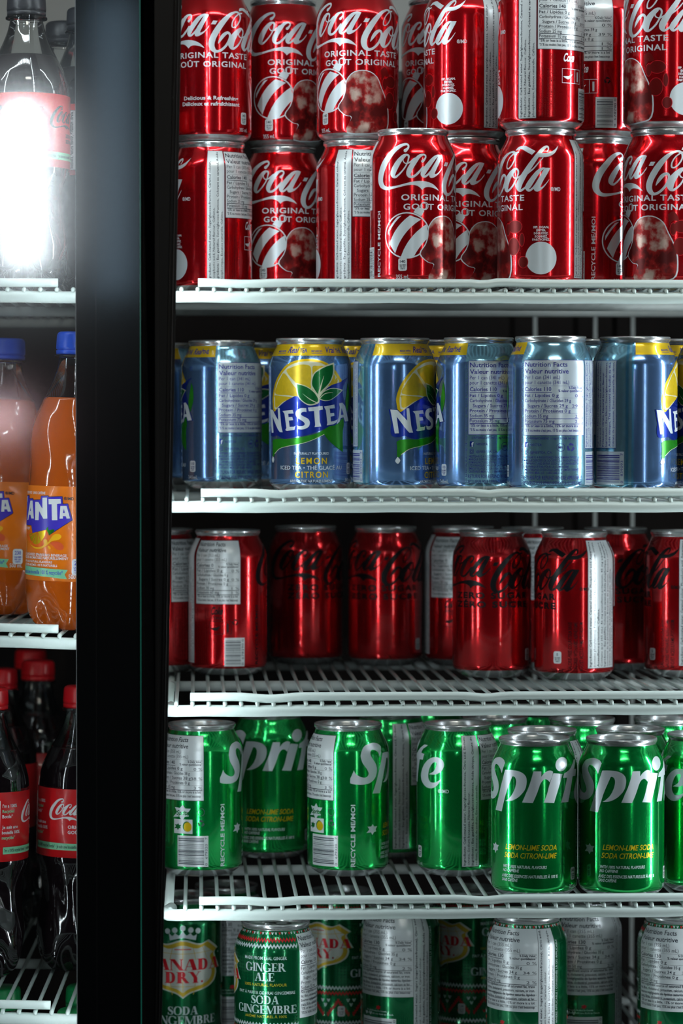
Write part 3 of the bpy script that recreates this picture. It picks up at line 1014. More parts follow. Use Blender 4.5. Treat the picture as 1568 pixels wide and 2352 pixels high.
def art_tea():
    A = Art()
    D = D2S
    t = TN2
    A.rect(102 * D, 254 * D, 6.2, 117, 'lblue', 0)
    A.rect(246 * D, 250 * D, 6.2, 117, 'stripe', 1)
    A.rect(254 * D, 257 * D, 6.2, 117, 'stripe', 1)
    A.rect(-101 * D, 102 * D, 107.8, 117, 'yellow', 1)
    for c in (-38, 22):
        A.text('MADE WITH' if c < 0 else 'FAIT AVEC DU', (c - 20) * D, 110.6, 1.5, 'navy', 2, width=17 * D, bold=.03)
        A.text('Real' if c < 0 else 'Vrai', (c + 1) * D, 110.2, 4.6, 'navy', 2, width=17 * D, bold=.02, shear=.35)
        A.text('TEA' if c < 0 else 'THÉ', (c + 21.5) * D, 110.4, 3.1, 'navy', 2, width=12 * D, bold=.03)
        A.rect((c - 20) * D, (c - 3) * D, 109.4, 109.7, 'navy', 2)
    A.text('Real', 60 * D, 110.2, 4.6, 'navy', 2, width=17 * D, bold=.02, shear=.35)
    A.text('THÉ', 79 * D, 110.4, 3.1, 'navy', 2, width=12 * D, bold=.03)
    # slice
    A.shape([(155, 1030), (125, 900), (125, 750), (165, 540), (250, 350), (380, 200), (560, 125), (760, 105), (950, 130), (1100, 200), (1220, 320),
             (1290, 430), (1318, 500), (1200, 640), (900, 800), (530, 800), (300, 900)], 'yellow', 1, t)
    A.shape([(172, 990), (150, 900), (152, 750), (190, 560), (270, 385), (395, 240), (565, 165), (760, 148), (940, 172), (1075, 238), (1180, 345),
             (1245, 450), (1270, 520), (1150, 640), (900, 800), (530, 800), (300, 900)], 'pith', 2, t)
    for pts in ([(180, 960), (165, 800), (165, 745), (330, 760), (560, 790), (330, 840)], [(175, 720), (205, 560), (260, 440), (330, 360), (480, 560), (640, 760), (400, 740)],
                [(365, 330), (440, 260), (560, 215), (690, 205), (780, 245), (790, 420), (760, 740), (560, 560)], [(815, 400), (815, 240), (900, 225), (1010, 245), (960, 420), (820, 720)],
                [(1080, 560), (1120, 420), (1165, 360), (1205, 440), (1150, 560)], [(1150, 580), (1225, 440), (1250, 490), (1210, 570)]):
        A.shape(pts, 'lemon', 3, t)
    # blue banner
    A.shape([(95, 1445), (100, 1150), (160, 1030, 1), (250, 925), (350, 840), (450, 785), (530, 755), (700, 800), (900, 800), (1040, 640), (1150, 560),
             (1300, 510), (1430, 430, 1), (1330, 640), (1380, 900), (1440, 1195, 1), (1330, 1230), (1200, 1275), (1080, 1300), (900, 1370), (700, 1430),
             (500, 1465), (330, 1495), (200, 1440, 1)], 'banner', 4, t)
    A.shape([(1425, 520, 1), (1442, 620), (1444, 850), (1412, 1040, 1), (1385, 900), (1405, 700)], 'leaf2', 5, t)
    # letters
    let = [[(85, 990), (130, 1000), (225, 1180), (215, 965), (248, 965), (275, 1270), (300, 1385), (250, 1385), (215, 1330), (125, 1110), (143, 1395), (112, 1400)],
           [(295, 1015), (470, 995), (488, 1055), (395, 1060), (400, 1120), (465, 1115), (480, 1170), (405, 1180), (420, 1290), (495, 1285), (522, 1265), (505, 1340), (370, 1360), (345, 1345), (365, 1310), (330, 1060)],
           [(735, 950), (985, 925), (995, 985), (925, 1000), (940, 1200), (965, 1280), (850, 1292), (860, 1250), (840, 1010), (775, 1015), (750, 1015)],
           [(1010, 935), (1190, 900), (1200, 965), (1110, 970), (1120, 1050), (1185, 1045), (1192, 1095), (1125, 1110), (1130, 1195), (1180, 1190), (1245, 1160), (1225, 1215), (1170, 1245), (1060, 1262), (1070, 1220), (1045, 1000)],
           [(1270, 880), (1330, 870), (1375, 930), (1430, 1190), (1375, 1200), (1350, 1125), (1300, 1135), (1280, 1200), (1235, 1240), (1270, 1100), (1285, 950)]]
    for L in let:
        A.poly(L, 'silver', 6, t)
        n = len(L)
        for i in range(n):
            A.stroke([(*L[i], 14), (*L[(i + 1) % n], 14)], 'banner', 5, t, n=1)
    S = [(705, 962, 1), (710, 1030, 1), (670, 1025), (625, 1040), (620, 1080), (670, 1110), (740, 1150), (768, 1210), (750, 1280), (690, 1320), (620, 1333),
         (560, 1325, 1), (540, 1260, 1), (600, 1275), (670, 1260), (675, 1220), (630, 1180), (550, 1130), (520, 1060), (540, 1000), (600, 965), (650, 960)]
    A.shape(S, 'silver', 6, t)
    A.poly([(1312, 960), (1350, 1078), (1303, 1085)], 'banner', 7, t)
    # leaves
    for g, c in (([(1160, 205, 1), (1165, 350), (1100, 520), (950, 680), (920, 740, 1), (850, 640), (805, 540), (830, 400), (900, 320), (1050, 240)], (980, 460)),
                 ([(545, 545, 1), (700, 590), (830, 680), (905, 790), (900, 850), (830, 885), (740, 890), (640, 830), (570, 730)], (730, 730)),
                 ([(930, 790, 1), (1000, 690), (1120, 630), (1220, 630), (1312, 660, 1), (1230, 740), (1130, 810), (1030, 825)], (1120, 730))):
        A.shape([(c[0] + (q[0] - c[0]) * 1.13, c[1] + (q[1] - c[1]) * 1.13, *q[2:]) for q in g], 'pith', 7, t)
        A.shape(g, 'leaf', 8, t)
    A.stroke([(925, 760, 34), (940, 640, 26), (1010, 400, 4)], 'pith', 9, t)
    A.stroke([(880, 865, 16), (760, 800, 14), (645, 710, 4)], 'pith', 9, t)
    A.stroke([(935, 795, 14), (1030, 710, 12), (1160, 692, 4)], 'pith', 9, t)
    # green ribbon, drop and leaf tail
    A.shape([(150, 1510), (400, 1500), (700, 1450), (900, 1395), (1050, 1310), (1110, 1275), (1200, 1262, 1), (1100, 1370), (1000, 1425), (800, 1525), (600, 1585),
             (400, 1625), (250, 1672), (180, 1735), (150, 1800), (128, 1830, 1), (130, 1650)], 'leaf2', 5, t)
    A.stroke([(1015, 1418, 8), (800, 1522, 8), (600, 1583, 8), (400, 1623, 8), (250, 1670, 8), (165, 1760, 8)], 'pith', 6, t)
    A.shape([(132, 1800, 1), (155, 1860), (135, 1920), (115, 1870)], 'silver', 6, t)
    A.shape([(1010, 1410, 1), (1110, 1350), (1200, 1262), (1345, 1130, 1), (1355, 1250), (1335, 1400), (1340, 1730, 1), (1200, 1620), (1090, 1520)], 'leaf2', 5, t)
    A.text('NATURALLY FLAVOURED', 2 * D, 29.8, 1.9, 'silver', 1, width=49 * D, align='c', bold=.01)
    A.text('LEMON', 2 * D, 22.6, 4.6, 'yellow', 1, width=43 * D, align='c', bold=.016, space=1.3)
    A.text('ICED TEA • THÉ GLACÉ AU', 2 * D, 18.0, 2.9, 'silver', 1, width=93 * D, align='c', bold=.01)
    A.text('CITRON', 2 * D, 11.7, 4.6, 'yellow', 1, width=46 * D, align='c', bold=.016, space=1.25)
    A.text('AROMATISÉ NATURELLEMENT', 2 * D, 8.0, 1.9, 'silver', 1, width=62 * D, align='c', bold=.01)
    badge(A, 66 * D, 18.5, '110', 'silver', 'banner', 1, k=.95)
    A.text('341mL', 66 * D, 8, 3.0, 'silver', 1, width=11, align='c')
    rows = [('Fat / Lipides 0 g', '0 %', 1, 0), ('Carbohydrate / Glucides 29 g', '', 0, 0), ('Sugars / Sucres 29 g', '29 %', 1, 2.4),
            ('Protein / Protéines 0 g', '', 1, 0), ('Sodium 35 mg', '2 %', 2, 0), ('Potassium 75 mg', '2 %', 2, 0)]
    foot = ['*5% or less is a little, 15% or more is a lot', "*5 % ou moins c'est peu, 15 % ou plus c'est beaucoup"]
    nutrition(A, 106 * D, 194 * D, 46, 103.5, '341', '110', rows, foot, 'bpanel', 'navy', 2)
    ingredients(A, 196 * D, 233 * D, 36, 103.5, ['Ingredients: Filtered water, Sugar/glucose-fructose,', 'Citric acid, Concentrated tea from tea leaves,',
                'Potassium citrate, Natural lemon flavour.', 'Ingrédients : Eau filtrée, Sucre/glucose-fructose,', 'Acide citrique, Thé concentré de feuilles de thé,',
                'Citrate de potassium, Essence naturelle de citron.'], 'bpanel', 'navy', 2)
    A.text('NO ARTIFICIAL FLAVOURS OR COLOURS ADDED. SANS ARÔME ARTIFICIEL NI COLORANT.', 105 * D, 9, 1.5, 'navy', 2, width=94, vert=True)
    A.text('CAFFEINE/CAFÉINE 11 mg PER/PAR 341 mL', 111 * D, 43, 1.7, 'navy', 2, width=68 * D)
    A.rect(108.5 * D, 113.5 * D, 37, 41, 'banner', 2)
    A.text('f', 112 * D, 37, 3.2, 'silver', 3, bold=.04, align='c')
    A.text('NESTEA', 117 * D, 38, 1.8, 'navy', 2)
    A.frame(108.5 * D, 113.5 * D, 31.5, 35, .3, 'navy', 2)
    A.ring(111 * D, 33.2, .9, .9, .3, 'navy', 2)
    A.text('@NESTEA_CA', 117 * D, 32.2, 1.8, 'navy', 2)
    A.ring(158 * D, 37, 3.3, 3.3, .35, 'navy', 2)
    A.text('MK', 158 * D, 36.2, 1.8, 'navy', 2, align='c', bold=.02)
    recycle_mark(A, 172 * D, 37, 3.2, 'navy', 2)
    for i, (q, w) in enumerate((('NESTEA® IS A REGISTERED TRADEMARK OF/EST UNE', 82), ('MARQUE DÉPOSÉE DE SOCIÉTÉ DES PRODUITS NESTLÉ', 80),
                                ('BY/MANUFACTURED BY/PAR COCA-COLA CANADA BOTTLING', 82), ('LTD/FABRIQUÉ PAR POUR LA COMPAGNIE', 62),
                                ('EMBOUTEILLAGE COCA-COLA CANADA LIMITÉE, TORONTO', 80), ('ONTARIO M5A 1L3   1-800-468-2267', 54))):
        A.text(q, 107 * D, 28.5 - i * 2.35, 1.7, 'navy', 2, width=w * D, bold=.005)
    A.text('RETURN FOR REFUND WHERE APPLICABLE', 106 * D, 12.4, 2.9, 'navy', 2, width=84 * D)
    A.text('RETOURNER POUR REMBOURSEMENT LÀ OÙ APPLICABLE', 106 * D, 8.2, 2.9, 'navy', 2, width=84 * D)
    barcode(A, 197 * D, 244 * D, 8, 33.5, '0   839093   7', 'bpanel', 'navy', 2, seed=4)
    return A


# ------------------------------------------------------------------ ginger ale
TG1 = Trace(377, 2100, 9.333, 420, 2420, 496, 0)
SHIELD = [(440, 460), (560, 475), (700, 520), (820, 530), (920, 480), (975, 445, 1), (1150, 600, 1), (1090, 720), (1175, 1015, 1), (1120, 1030),
          (1125, 1130), (1090, 1290), (980, 1430), (820, 1520), (600, 1600), (440, 1712, 1)]


def shield(A, c, h, k, L, kh=1.0):
    base = [TG1(q[0], q[1]) for q in SHIELD]
    cx = TG1(440, 1000)[0]
    cy = TG1(440, 1090)[1]
    half = [((b[0] - cx), (b[1] - cy)) + tuple(q[2:]) for b, q in zip(base, SHIELD)]
    full = half + [(-q[0],) + tuple(q[1:]) for q in reversed(half[1:-1])]

    def put(f, dx=1.0):
        return [(c + q[0] * k * f, h + q[1] * kh * k * f) + tuple(q[2:]) for q in full]
    A.shape(put(1.0), 'cream', L, n=3)
    A.shape(put(.945), 'gold', L + 1, n=3)
    A.shape(put(.81), 'cream', L + 2, n=3)
    for sx in (-22, -11, 0, 11, 22):
        A.stroke([(c + sx * k * .75, h + 20 * k * kh, .45), (c + sx * k, h + 8 * k * kh, .45)], 'gold', L + 3, n=1)
        A.stroke([(c + sx * k, h - 9 * k * kh, .45), (c + sx * k * .8, h - (21 if abs(sx) < 20 else 13) * k * kh, .45)], 'gold', L + 3, n=1)
    A.stroke([(c - 30 * k, h + 15 * k * kh, .4), (c, h + 13 * k * kh, .4), (c + 30 * k, h + 15 * k * kh, .4)], 'gold', L + 3)
    A.stroke([(c - 24 * k, h - 13.5 * k * kh, .4), (c, h - 14.5 * k * kh, .4), (c + 24 * k, h - 13.5 * k * kh, .4)], 'gold', L + 3)
    A.rect(c - 7 * k, c + 7 * k, h + 16.4 * k * kh, h + 17.2 * k * kh, 'rprint', L + 3)
    serif(A, 'CANADA', c, h - 0.8 * k * kh, 9.5 * k * kh, 'rprint', L + 4, width=70 * k, heavy=1.35)
    serif(A, 'DRY.', c + 1.5 * k, h - 11.5 * k * kh, 9.5 * k * kh, 'rprint', L + 4, width=34 * k, heavy=1.35)


def crown(A, c, h, k, m, L):
    A.shape([(c - 12 * k, h + 3 * k, 1), (c - 11 * k, h - 3.6 * k, 1), (c, h - 1.6 * k), (c + 11 * k, h - 3.6 * k, 1), (c + 12 * k, h + 1.5 * k, 1), (c + 9 * k, h),
             (c + 6.5 * k, h + 2.6 * k, 1), (c + 3 * k, h + .6 * k), (c, h + 4.4 * k, 1), (c - 3 * k, h + .6 * k), (c - 6.5 * k, h + 2.6 * k, 1), (c - 9 * k, h)], m, L)
    for x, y in ((-13, 4.2), (-6.8, 5), (0, 6.6), (6.8, 5), (13, 4.2)):
        A.disc(c + x * k, h + y * k, 2.3 * k, 2.3 * k, m, L)


def vee(A, s, h, w, m, L, t=1.0):
    A.poly([(s - w, h + w * .9), (s - w * .35, h + w * .9), (s, h), (s + w * .35, h + w * .9), (s + w, h + w * .9), (s + w * .45, h - w * .5), (s, h - w * .95), (s - w * .45, h - w * .5)], m, L)


def zig(A, s0, s1, h, m, L, p=2.9, w=2.0):
    n = int((s1 - s0) / p)
    for i in range(n):
        x = s0 + i * p
        A.poly([(x, h + w), (x + p / 2, h - .1), (x + p, h + w), (x + p, h + .2), (x + p / 2, h - w), (x, h + .2)], m, L)


def ale_back(A, n0, n1):
    D = D2S
    rows = [('Fat / Lipides 0 g', '0 %', 1, 0), ('Carbohydrate / Glucides 35 g', '', 0, 0), ('Sugars / Sucres 34 g', '34 %', 1, 2.4),
            ('Protein / Protéines 0 g', '', 1, 0), ('Sodium 50 mg', '2 %', 2, 0)]
    foot = ['Not a significant source of saturated fat, trans', 'fat, fibre, cholesterol, potassium, calcium, or iron.', 'Source négligeable de lipides saturés, lipides',
            'trans, fibres, cholestérol, potassium, calcium et fer.', '*5% or less is a little, 15% or more is a lot', "*5% ou moins c'est peu, 15% ou plus c'est beaucoup"]
    nutrition(A, n0 * D, n1 * D, 48, 114, '355', '130', rows, foot, 'panel', 'ink', 1, border=False)
    for h in (61.5, 57.2, 52.6):
        A.rect(n0 * D + 1, n1 * D - 1, h, h + .2, 'ink', 2)
    ingredients(A, n1 * D, (n1 + 27) * D, 6.2, 114, ['Ingredients: Carbonated water, Sugars (sugar/glucose-fructose), Citric acid,', 'Natural flavour, Sodium benzoate, Caramel colour.',
                'Ingrédients : Eau gazéifiée, Sucres (sucre/glucose-fructose), Acide citrique,', 'Arôme naturel, Benzoate de sodium, Colorant caramel.'], 'panel', 'ink', 1)
    star(A, (n0 + 38) * D, 38.5, 2.2, 'rprint', 1)
    A.text('Proudly Bottled in Canada', (n0 + 16) * D, 35, 1.3, 'silver', 1)
    A.text('Embouteillé avec fierté au Canada', (n0 + 16) * D, 32.6, 1.3, 'silver', 1)
    barcode(A, n0 * D + 3, (n1 - 25) * D, 6, 30, '0 628000 0', 'panel', 'ink', 1, seed=12)
    A.text('RETURN FOR REFUND WHERE APPLICABLE / CONSIGNÉE LÀ OÙ APPLICABLE', (n1 + 31.5) * D, 9, 1.8, 'silver', 1, width=96, vert=True)


def art_ale_knit():
    A = Art()
    D = D2S
    s0, s1 = -160 * D, 47 * D
    y = 47
    row = 0
    while y < 104:
        n = int((s1 - s0) / 2.9)
        for i in range(n):
            vee(A, s0 + 1.4 + i * 2.9, y, .95, 'dgreen', 0)
        y += 2.6
    zig(A, s0, s1, 110.2, 'rprint', 1)
    zig(A, s0, s1, 105.6, 'silver', 1)
    zig(A, s0, s1, 43.6, 'silver', 1)
    zig(A, s0, s1, 39.0, 'rprint', 1)
    for i in range(22):
        x = -200 * D + i * 9.4
        for dx, mm in ((-2.2, 'silver'), (1.2, 'silver'), (4.8, 'rprint')):
            vee(A, x + dx, 115.2, 1.1, mm, 3)
    x = s0
    k = 0
    while x < s1 - 6:
        for dy in range(-6, 7):                      # stepped red peaks
            yy = 27.5 + 6 - abs(dy) * 1.9
            for q in (0, 1.6):
                vee(A, min(x + 10 + dy * 1.45, s1 - 2), yy - q, 1.1, 'rprint', 1)
        vee(A, x + 10, 22, 1.5, 'rprint', 1)
        for dx in (-2.6, 2.6):
            vee(A, x + 21 + dx, 33.0, 1.5, 'silver', 1)
        vee(A, x + 21, 29.2, 1.5, 'silver', 1)
        x += 22
    zig(A, s0, s1, 14, 'silver', 1)
    zig(A, s0, s1, 9, 'rprint', 1)
    badge(A, -62 * D, 24, '130', 'panel', 'ink', 3, k=.9)
    A.text('MADE FROM REAL GINGER', -1.5, 95.2, 2.5, 'silver', 1, width=36, align='c', bold=.01)
    serif(A, 'GINGER', -1.5, 86.0, 6.6, 'silver', 1, width=34)
    serif(A, 'ALE', -1.5, 78.4, 6.4, 'silver', 1, width=16.5)
    A.text('100% NATURAL FLAVOUR', -1.5, 74.2, 2.2, 'gold', 1, width=36, align='c', bold=.01)
    A.text('FAIT À PARTIR DE VRAI GINGEMBRE', -1.5, 67.8, 2.3, 'silver', 1, width=50, align='c', bold=.01)
    serif(A, 'SODA', -1.5, 60.2, 6.4, 'silver', 1, width=23.5)
    serif(A, 'GINGEMBRE', -1.5, 52.6, 6.4, 'silver', 1, width=53)
    A.text('ARÔME NATUREL À 100%', -1.5, 49.2, 2.0, 'gold', 1, width=36, align='c', bold=.01)
    shield(A, -98 * D, 78, .83, 1, kh=1.0)
    crown(A, -98 * D, 103, .8, 'silver', 1)
    ale_back(A, 48, 138)
    return A


def art_ale_classic():
    A = Art()
    D = D2S
    cy = TG1(440, 1090)[1]
    shield(A, 0, cy, 1.0, 1)
    crown(A, 0, TG1(440, 380)[1], 1.0, 'silver', 1)
    A.disc(TG1(1140, 700)[0], TG1(1140, 700)[1], .7, .7, 'silver', 1)
    h = TG1(440, 2055)[1]
    serif(A, 'SODA', 0, h, 6.8, 'silver', 1, width=26)
    h = TG1(440, 2265)[1]
    serif(A, 'GINGEMBRE', 0, h, 7.0, 'silver', 1, width=62)
    A.text('ARÔME NATUREL À 100%', 0, h - 4.2, 2.0, 'gold', 1, width=40, align='c')
    ale_back(A, 76, 160)
    return A


# ------------------------------------------------------------------ cans
def can_meshes(mkey, art, name):
    """shared meshes of one kind of can"""
    bm = bmesh.new()
    lathe_bm(bm, [(1.5, 20.5), (0.2, 22.4)] + CANP, 72, midx=lambda h, i: 0 if h < 6.1 else 1)
    # domed underside
    c = bm.verts.new((0, 0, 9 * MM))
    ring0 = [v for v in bm.verts if abs(v.co.z - 1.5 * MM) < 1e-7]
    ring0 = sorted(ring0, key=lambda v: math.atan2(v.co.y, v.co.x))
    for i in range(len(ring0)):
        bm.faces.new((ring0[i], c, ring0[(i + 1) % len(ring0)]))
    bmesh.ops.recalc_face_normals(bm, faces=bm.faces[:])
    body = bpy.data.meshes.new('can_body')
    bm.to_mesh(body)
    bm.free()
    body.materials.append(M['alu'])
    body.materials.append(M[mkey])
    for q in body.polygons:
        q.use_smooth = True
    return body, art.build('printed_design')


def lid_meshes():
    bm = bmesh.new()
    lathe_bm(bm, [(116.8, 26.3), (118.2, 26.5), (118.6, 27.2), (120.6, 27.5), (121.6, 27.3), (122.0, 26.7), (121.7, 26.1), (119.6, 25.2), (117.0, 24.6),
                  (115.7, 24.0), (115.4, 23.3), (116.2, 22.6), (117.2, 22.2), (117.4, 20.8), (117.0, 19.6), (117.0, 6), (117.0, 0.4)], 64)
    bmesh.ops.recalc_face_normals(bm, faces=bm.faces[:])
    for f in bm.faces:
        f.normal_update()
    lid = bpy.data.meshes.new('can_lid')
    bm.to_mesh(lid)
    bm.free()
    lid.materials.append(M['alu'])
    for q in lid.polygons:
        q.use_smooth = True
    # the pull tab: an oval ring with a finger hole, a rivet and the mouth score
    bm = bmesh.new()
    n = 28

    def oval(rx, ry, cx, z):
        return [bm.verts.new(((cx + rx * math.cos(2 * PI * k / n)) * MM, ry * math.sin(2 * PI * k / n) * MM, z * MM)) for k in range(n)]
    for (c0, rx, ry, ix, iy) in ((4, 9.5, 7.6, 5.2, 4.6),):
        for z0, z1 in ((118.0, 119.4),):
            a, b, c, d = oval(rx, ry, c0, z0), oval(rx, ry, c0, z1), oval(ix, iy, c0 + 1.6, z0), oval(ix, iy, c0 + 1.6, z1)
            for k in range(n):
                j = (k + 1) % n
                bm.faces.new((a[k], a[j], b[j], b[k]))
                bm.faces.new((c[j], c[k], d[k], d[j]))
                bm.faces.new((b[k], b[j], d[j], d[k]))
                bm.faces.new((a[j], a[k], c[k], c[j]))
    for (cx, r, z) in ((-7.5, 3.0, 119.0),):
        a, b = oval(r, r, cx, 117.0), oval(r * .8, r * .8, cx, z)
        for k in range(n):
            bm.faces.new((a[k], a[(k + 1) % n], b[(k + 1) % n], b[k]))
        bm.faces.new(b)
    vs = []
    for k in range(n + 1):
        vs.append(((-13 + 8 * math.cos(2 * PI * k / n)) * MM, 9.5 * math.sin(2 * PI * k / n) * MM, 117.1 * MM))
    tube_bm(bm, vs, .35 * MM, 6, cap=False)
    bmesh.ops.recalc_face_normals(bm, faces=bm.faces[:])
    tab = bpy.data.meshes.new('pull_tab')
    bm.to_mesh(tab)
    bm.free()
    tab.materials.append(M['tab'])
    for q in tab.polygons:
        q.use_smooth = False
    return lid, tab


LID, TAB = lid_meshes()
KINDS = {
    'festive': can_meshes('red', art_cola_festive(), 'f'),
    'plain': can_meshes('red', art_cola_plain(), 'p'),
    'zero': can_meshes('zred', art_zero(), 'z'),
    'lime': can_meshes('green', art_lime(), 'l'),
    'tea': can_meshes('blue', art_tea(), 't'),
    'knit': can_meshes('ggreen', art_ale_knit(), 'k'),
    'ale': can_meshes('ggreen', art_ale_classic(), 'a'),
}
# ------------------------------------------------------------------ the cooler itself
def zabs(mm):
    return Z0 + mm * MM


def X_at(px, Y=ROD_Y):
    return at_Y(px, 1040, Y).x


def solid(name, x0, x1, y0, y1, z0, z1, m, parent=None, kind='structure', bevel=0):
    bm = bmesh.new()
    box_bm(bm, x0, x1, y0, y1, z0, z1)
    if bevel:
        bmesh.ops.bevel(bm, geom=bm.edges[:], offset=bevel, segments=2, affect='EDGES', profile=.5)
    bmesh.ops.recalc_face_normals(bm, faces=bm.faces[:])
    o = mesh_obj(name, bm, m, parent, smooth=False)
    if parent is None and kind:
        o['kind'] = kind
    return o


XL, XR = X_at(-1650), X_at(2320)
ZT, ZB = zabs(520), zabs(-800)
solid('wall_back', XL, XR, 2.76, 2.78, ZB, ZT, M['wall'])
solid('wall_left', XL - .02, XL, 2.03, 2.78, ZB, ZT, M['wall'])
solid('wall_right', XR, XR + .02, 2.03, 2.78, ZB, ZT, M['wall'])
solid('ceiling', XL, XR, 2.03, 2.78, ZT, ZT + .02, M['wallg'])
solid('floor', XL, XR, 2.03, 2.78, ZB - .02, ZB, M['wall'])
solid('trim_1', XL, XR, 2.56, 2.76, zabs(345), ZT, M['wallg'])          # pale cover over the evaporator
solid('trim_2', X_at(175, 2.056), X_at(358, 2.10), 2.056, 2.110, ZB, ZT, M['mull'])   # mullion between the bays
# door stile beside the mullion, not quite plumb
bm = bmesh.new()
for Y in (2.0560, 2.0640):
    for px, py in ((321, -60), (418.3, -60), (370.2, 2420), (321, 2420)):
        bm.verts.new(at_Y(px, py, 2.056) + Vector((0, Y - 2.056, 0)))
v = list(bm.verts)
for f in ((0, 1, 2, 3), (7, 6, 5, 4), (0, 4, 5, 1), (1, 5, 6, 2), (2, 6, 7, 3), (3, 7, 4, 0)):
    bm.faces.new([v[i] for i in f])
bmesh.ops.recalc_face_normals(bm, faces=bm.faces[:])
mesh_obj('trim_3', bm, M['mull'], smooth=False)['kind'] = 'structure'
# thin bright lip along that stile
bm = bmesh.new()
for a, b in ((410, 362.5), (402, 355)):
    tube_bm(bm, [at_Y(a, -60, 2.0552), at_Y(b, 2420, 2.0552)], .0006, 6)
mesh_obj('trim_4', bm, M['mull'])['kind'] = 'structure'

gl = empty('door_1')
gl['kind'] = 'structure'
xe = X_at(321.5, 2.046)
solid('glass_pane', XL, xe, 2.0455, 2.0495, ZB + .05, ZT - .03, M['glassL'], gl)
solid('glass_edge', xe, xe + .0007, 2.0455, 2.0495, ZB + .05, ZT - .03, M['edge'], gl)
solid('door_frame', X_at(175, 2.05), xe - .0003, 2.0500, 2.0545, ZB + .05, ZT - .03, M['frame'], gl)
solid('frame_groove', X_at(219, 2.05), X_at(221.5, 2.05), 2.0496, 2.0500, ZB + .05, ZT - .03, M['mull'], gl)
gr = empty('door_2')
gr['kind'] = 'structure'
solid('glass_pane', xe + .003, XR, 2.0465, 2.0500, ZB + .05, ZT - .03, M['glassR'], gr)


def led_strip(name_label, a, b, normal, n, group, chip='led'):
    """a slim bar with a row of square chips"""
    a, b = Vector(a), Vector(b)
    d = (b - a).normalized()
    nn = Vector(normal).normalized()
    w = d.cross(nn).normalized()
    root = empty('led_strip', Matrix.Translation(a))
    tag(root, name_label, 'lamp', group)
    bm = bmesh.new()
    L = (b - a).length
    vs = []
    for s in (0, L):
        for u, t in ((-.004, -.003), (.004, -.003), (.004, 0), (-.004, 0)):
            vs.append(bm.verts.new(d * s + w * u + nn * t))
    for f in ((0, 1, 2, 3), (7, 6, 5, 4), (0, 4, 5, 1), (1, 5, 6, 2), (2, 6, 7, 3), (3, 7, 4, 0)):
        bm.faces.new([vs[i] for i in f])
    bmesh.ops.recalc_face_normals(bm, faces=bm.faces[:])
    mesh_obj('housing', bm, M['ledbar'], root, smooth=False)
    bm = bmesh.new()
    for i in range(n):
        c = d * (L * (i + .5) / n) + nn * .0006
        q = [bm.verts.new(c + d * sx * .0028 + w * sy * .0028) for sx, sy in ((-1, -1), (1, -1), (1, 1), (-1, 1))]
        f = bm.faces.new(q)
        f.normal_update()
        if f.normal.dot(nn) < 0:
            f.normal_flip()
    mesh_obj('led_chips', bm, M[chip], root, smooth=False)
    return root


xm = X_at(362, 2.092)
led_strip('slim upright lamp strip on the mullion beside the can shelves', (xm, 2.092, zabs(-620)), (xm, 2.092, zabs(470)), (1, .35, 0), 99, 'lamp strips')
xm2 = X_at(180, 2.092)
led_strip('slim upright lamp strip on the mullion beside the bottle shelves', (xm2, 2.092, zabs(-620)), (xm2, 2.092, zabs(470)), (-1, .5, 0), 99, 'lamp strips', 'led3')
led_strip('slim upright lamp strip at the far right end of the can shelves', (XR - .012, 2.085, zabs(-620)), (XR - .012, 2.085, zabs(470)), (-1, .25, 0), 99, 'lamp strips', 'led2')
led_strip('slim upright lamp strip at the far left end of the bottle shelves', (X_at(-430), 2.085, zabs(-620)), (X_at(-430), 2.085, zabs(470)), (1, .3, 0), 99, 'lamp strips', 'led3')
led_strip('slim level lamp strip over the can shelves', (X_at(420), 2.085, zabs(455)), (X_at(1900), 2.085, zabs(455)), (0, .35, -1), 32, 'lamp strips')
led_strip('slim level lamp strip over the bottle shelves', (XL + .2, 2.085, zabs(455)), (X_at(160), 2.085, zabs(455)), (0, .35, -1), 30, 'lamp strips')

# rear uprights of the racking
for i, (px, lab) in enumerate(((1228, 'left of the three'), (1366, 'middle of the three'), (1452, 'right of the three'))):
    o = solid('rack_upright', at_Y(px, 1000, 2.72).x - .0018, at_Y(px, 1000, 2.72).x + .0018, 2.718, 2.722, ZB, zabs(340), M['brace'], kind=None)
    tag(o, 'thin grey rack upright at the back of the cooler, ' + lab, 'rack upright', 'rack uprights at the back')


# ------------------------------------------------------------------ wire shelves
def tilt_z(Y, t):
    return t * (Y - 2.1735)


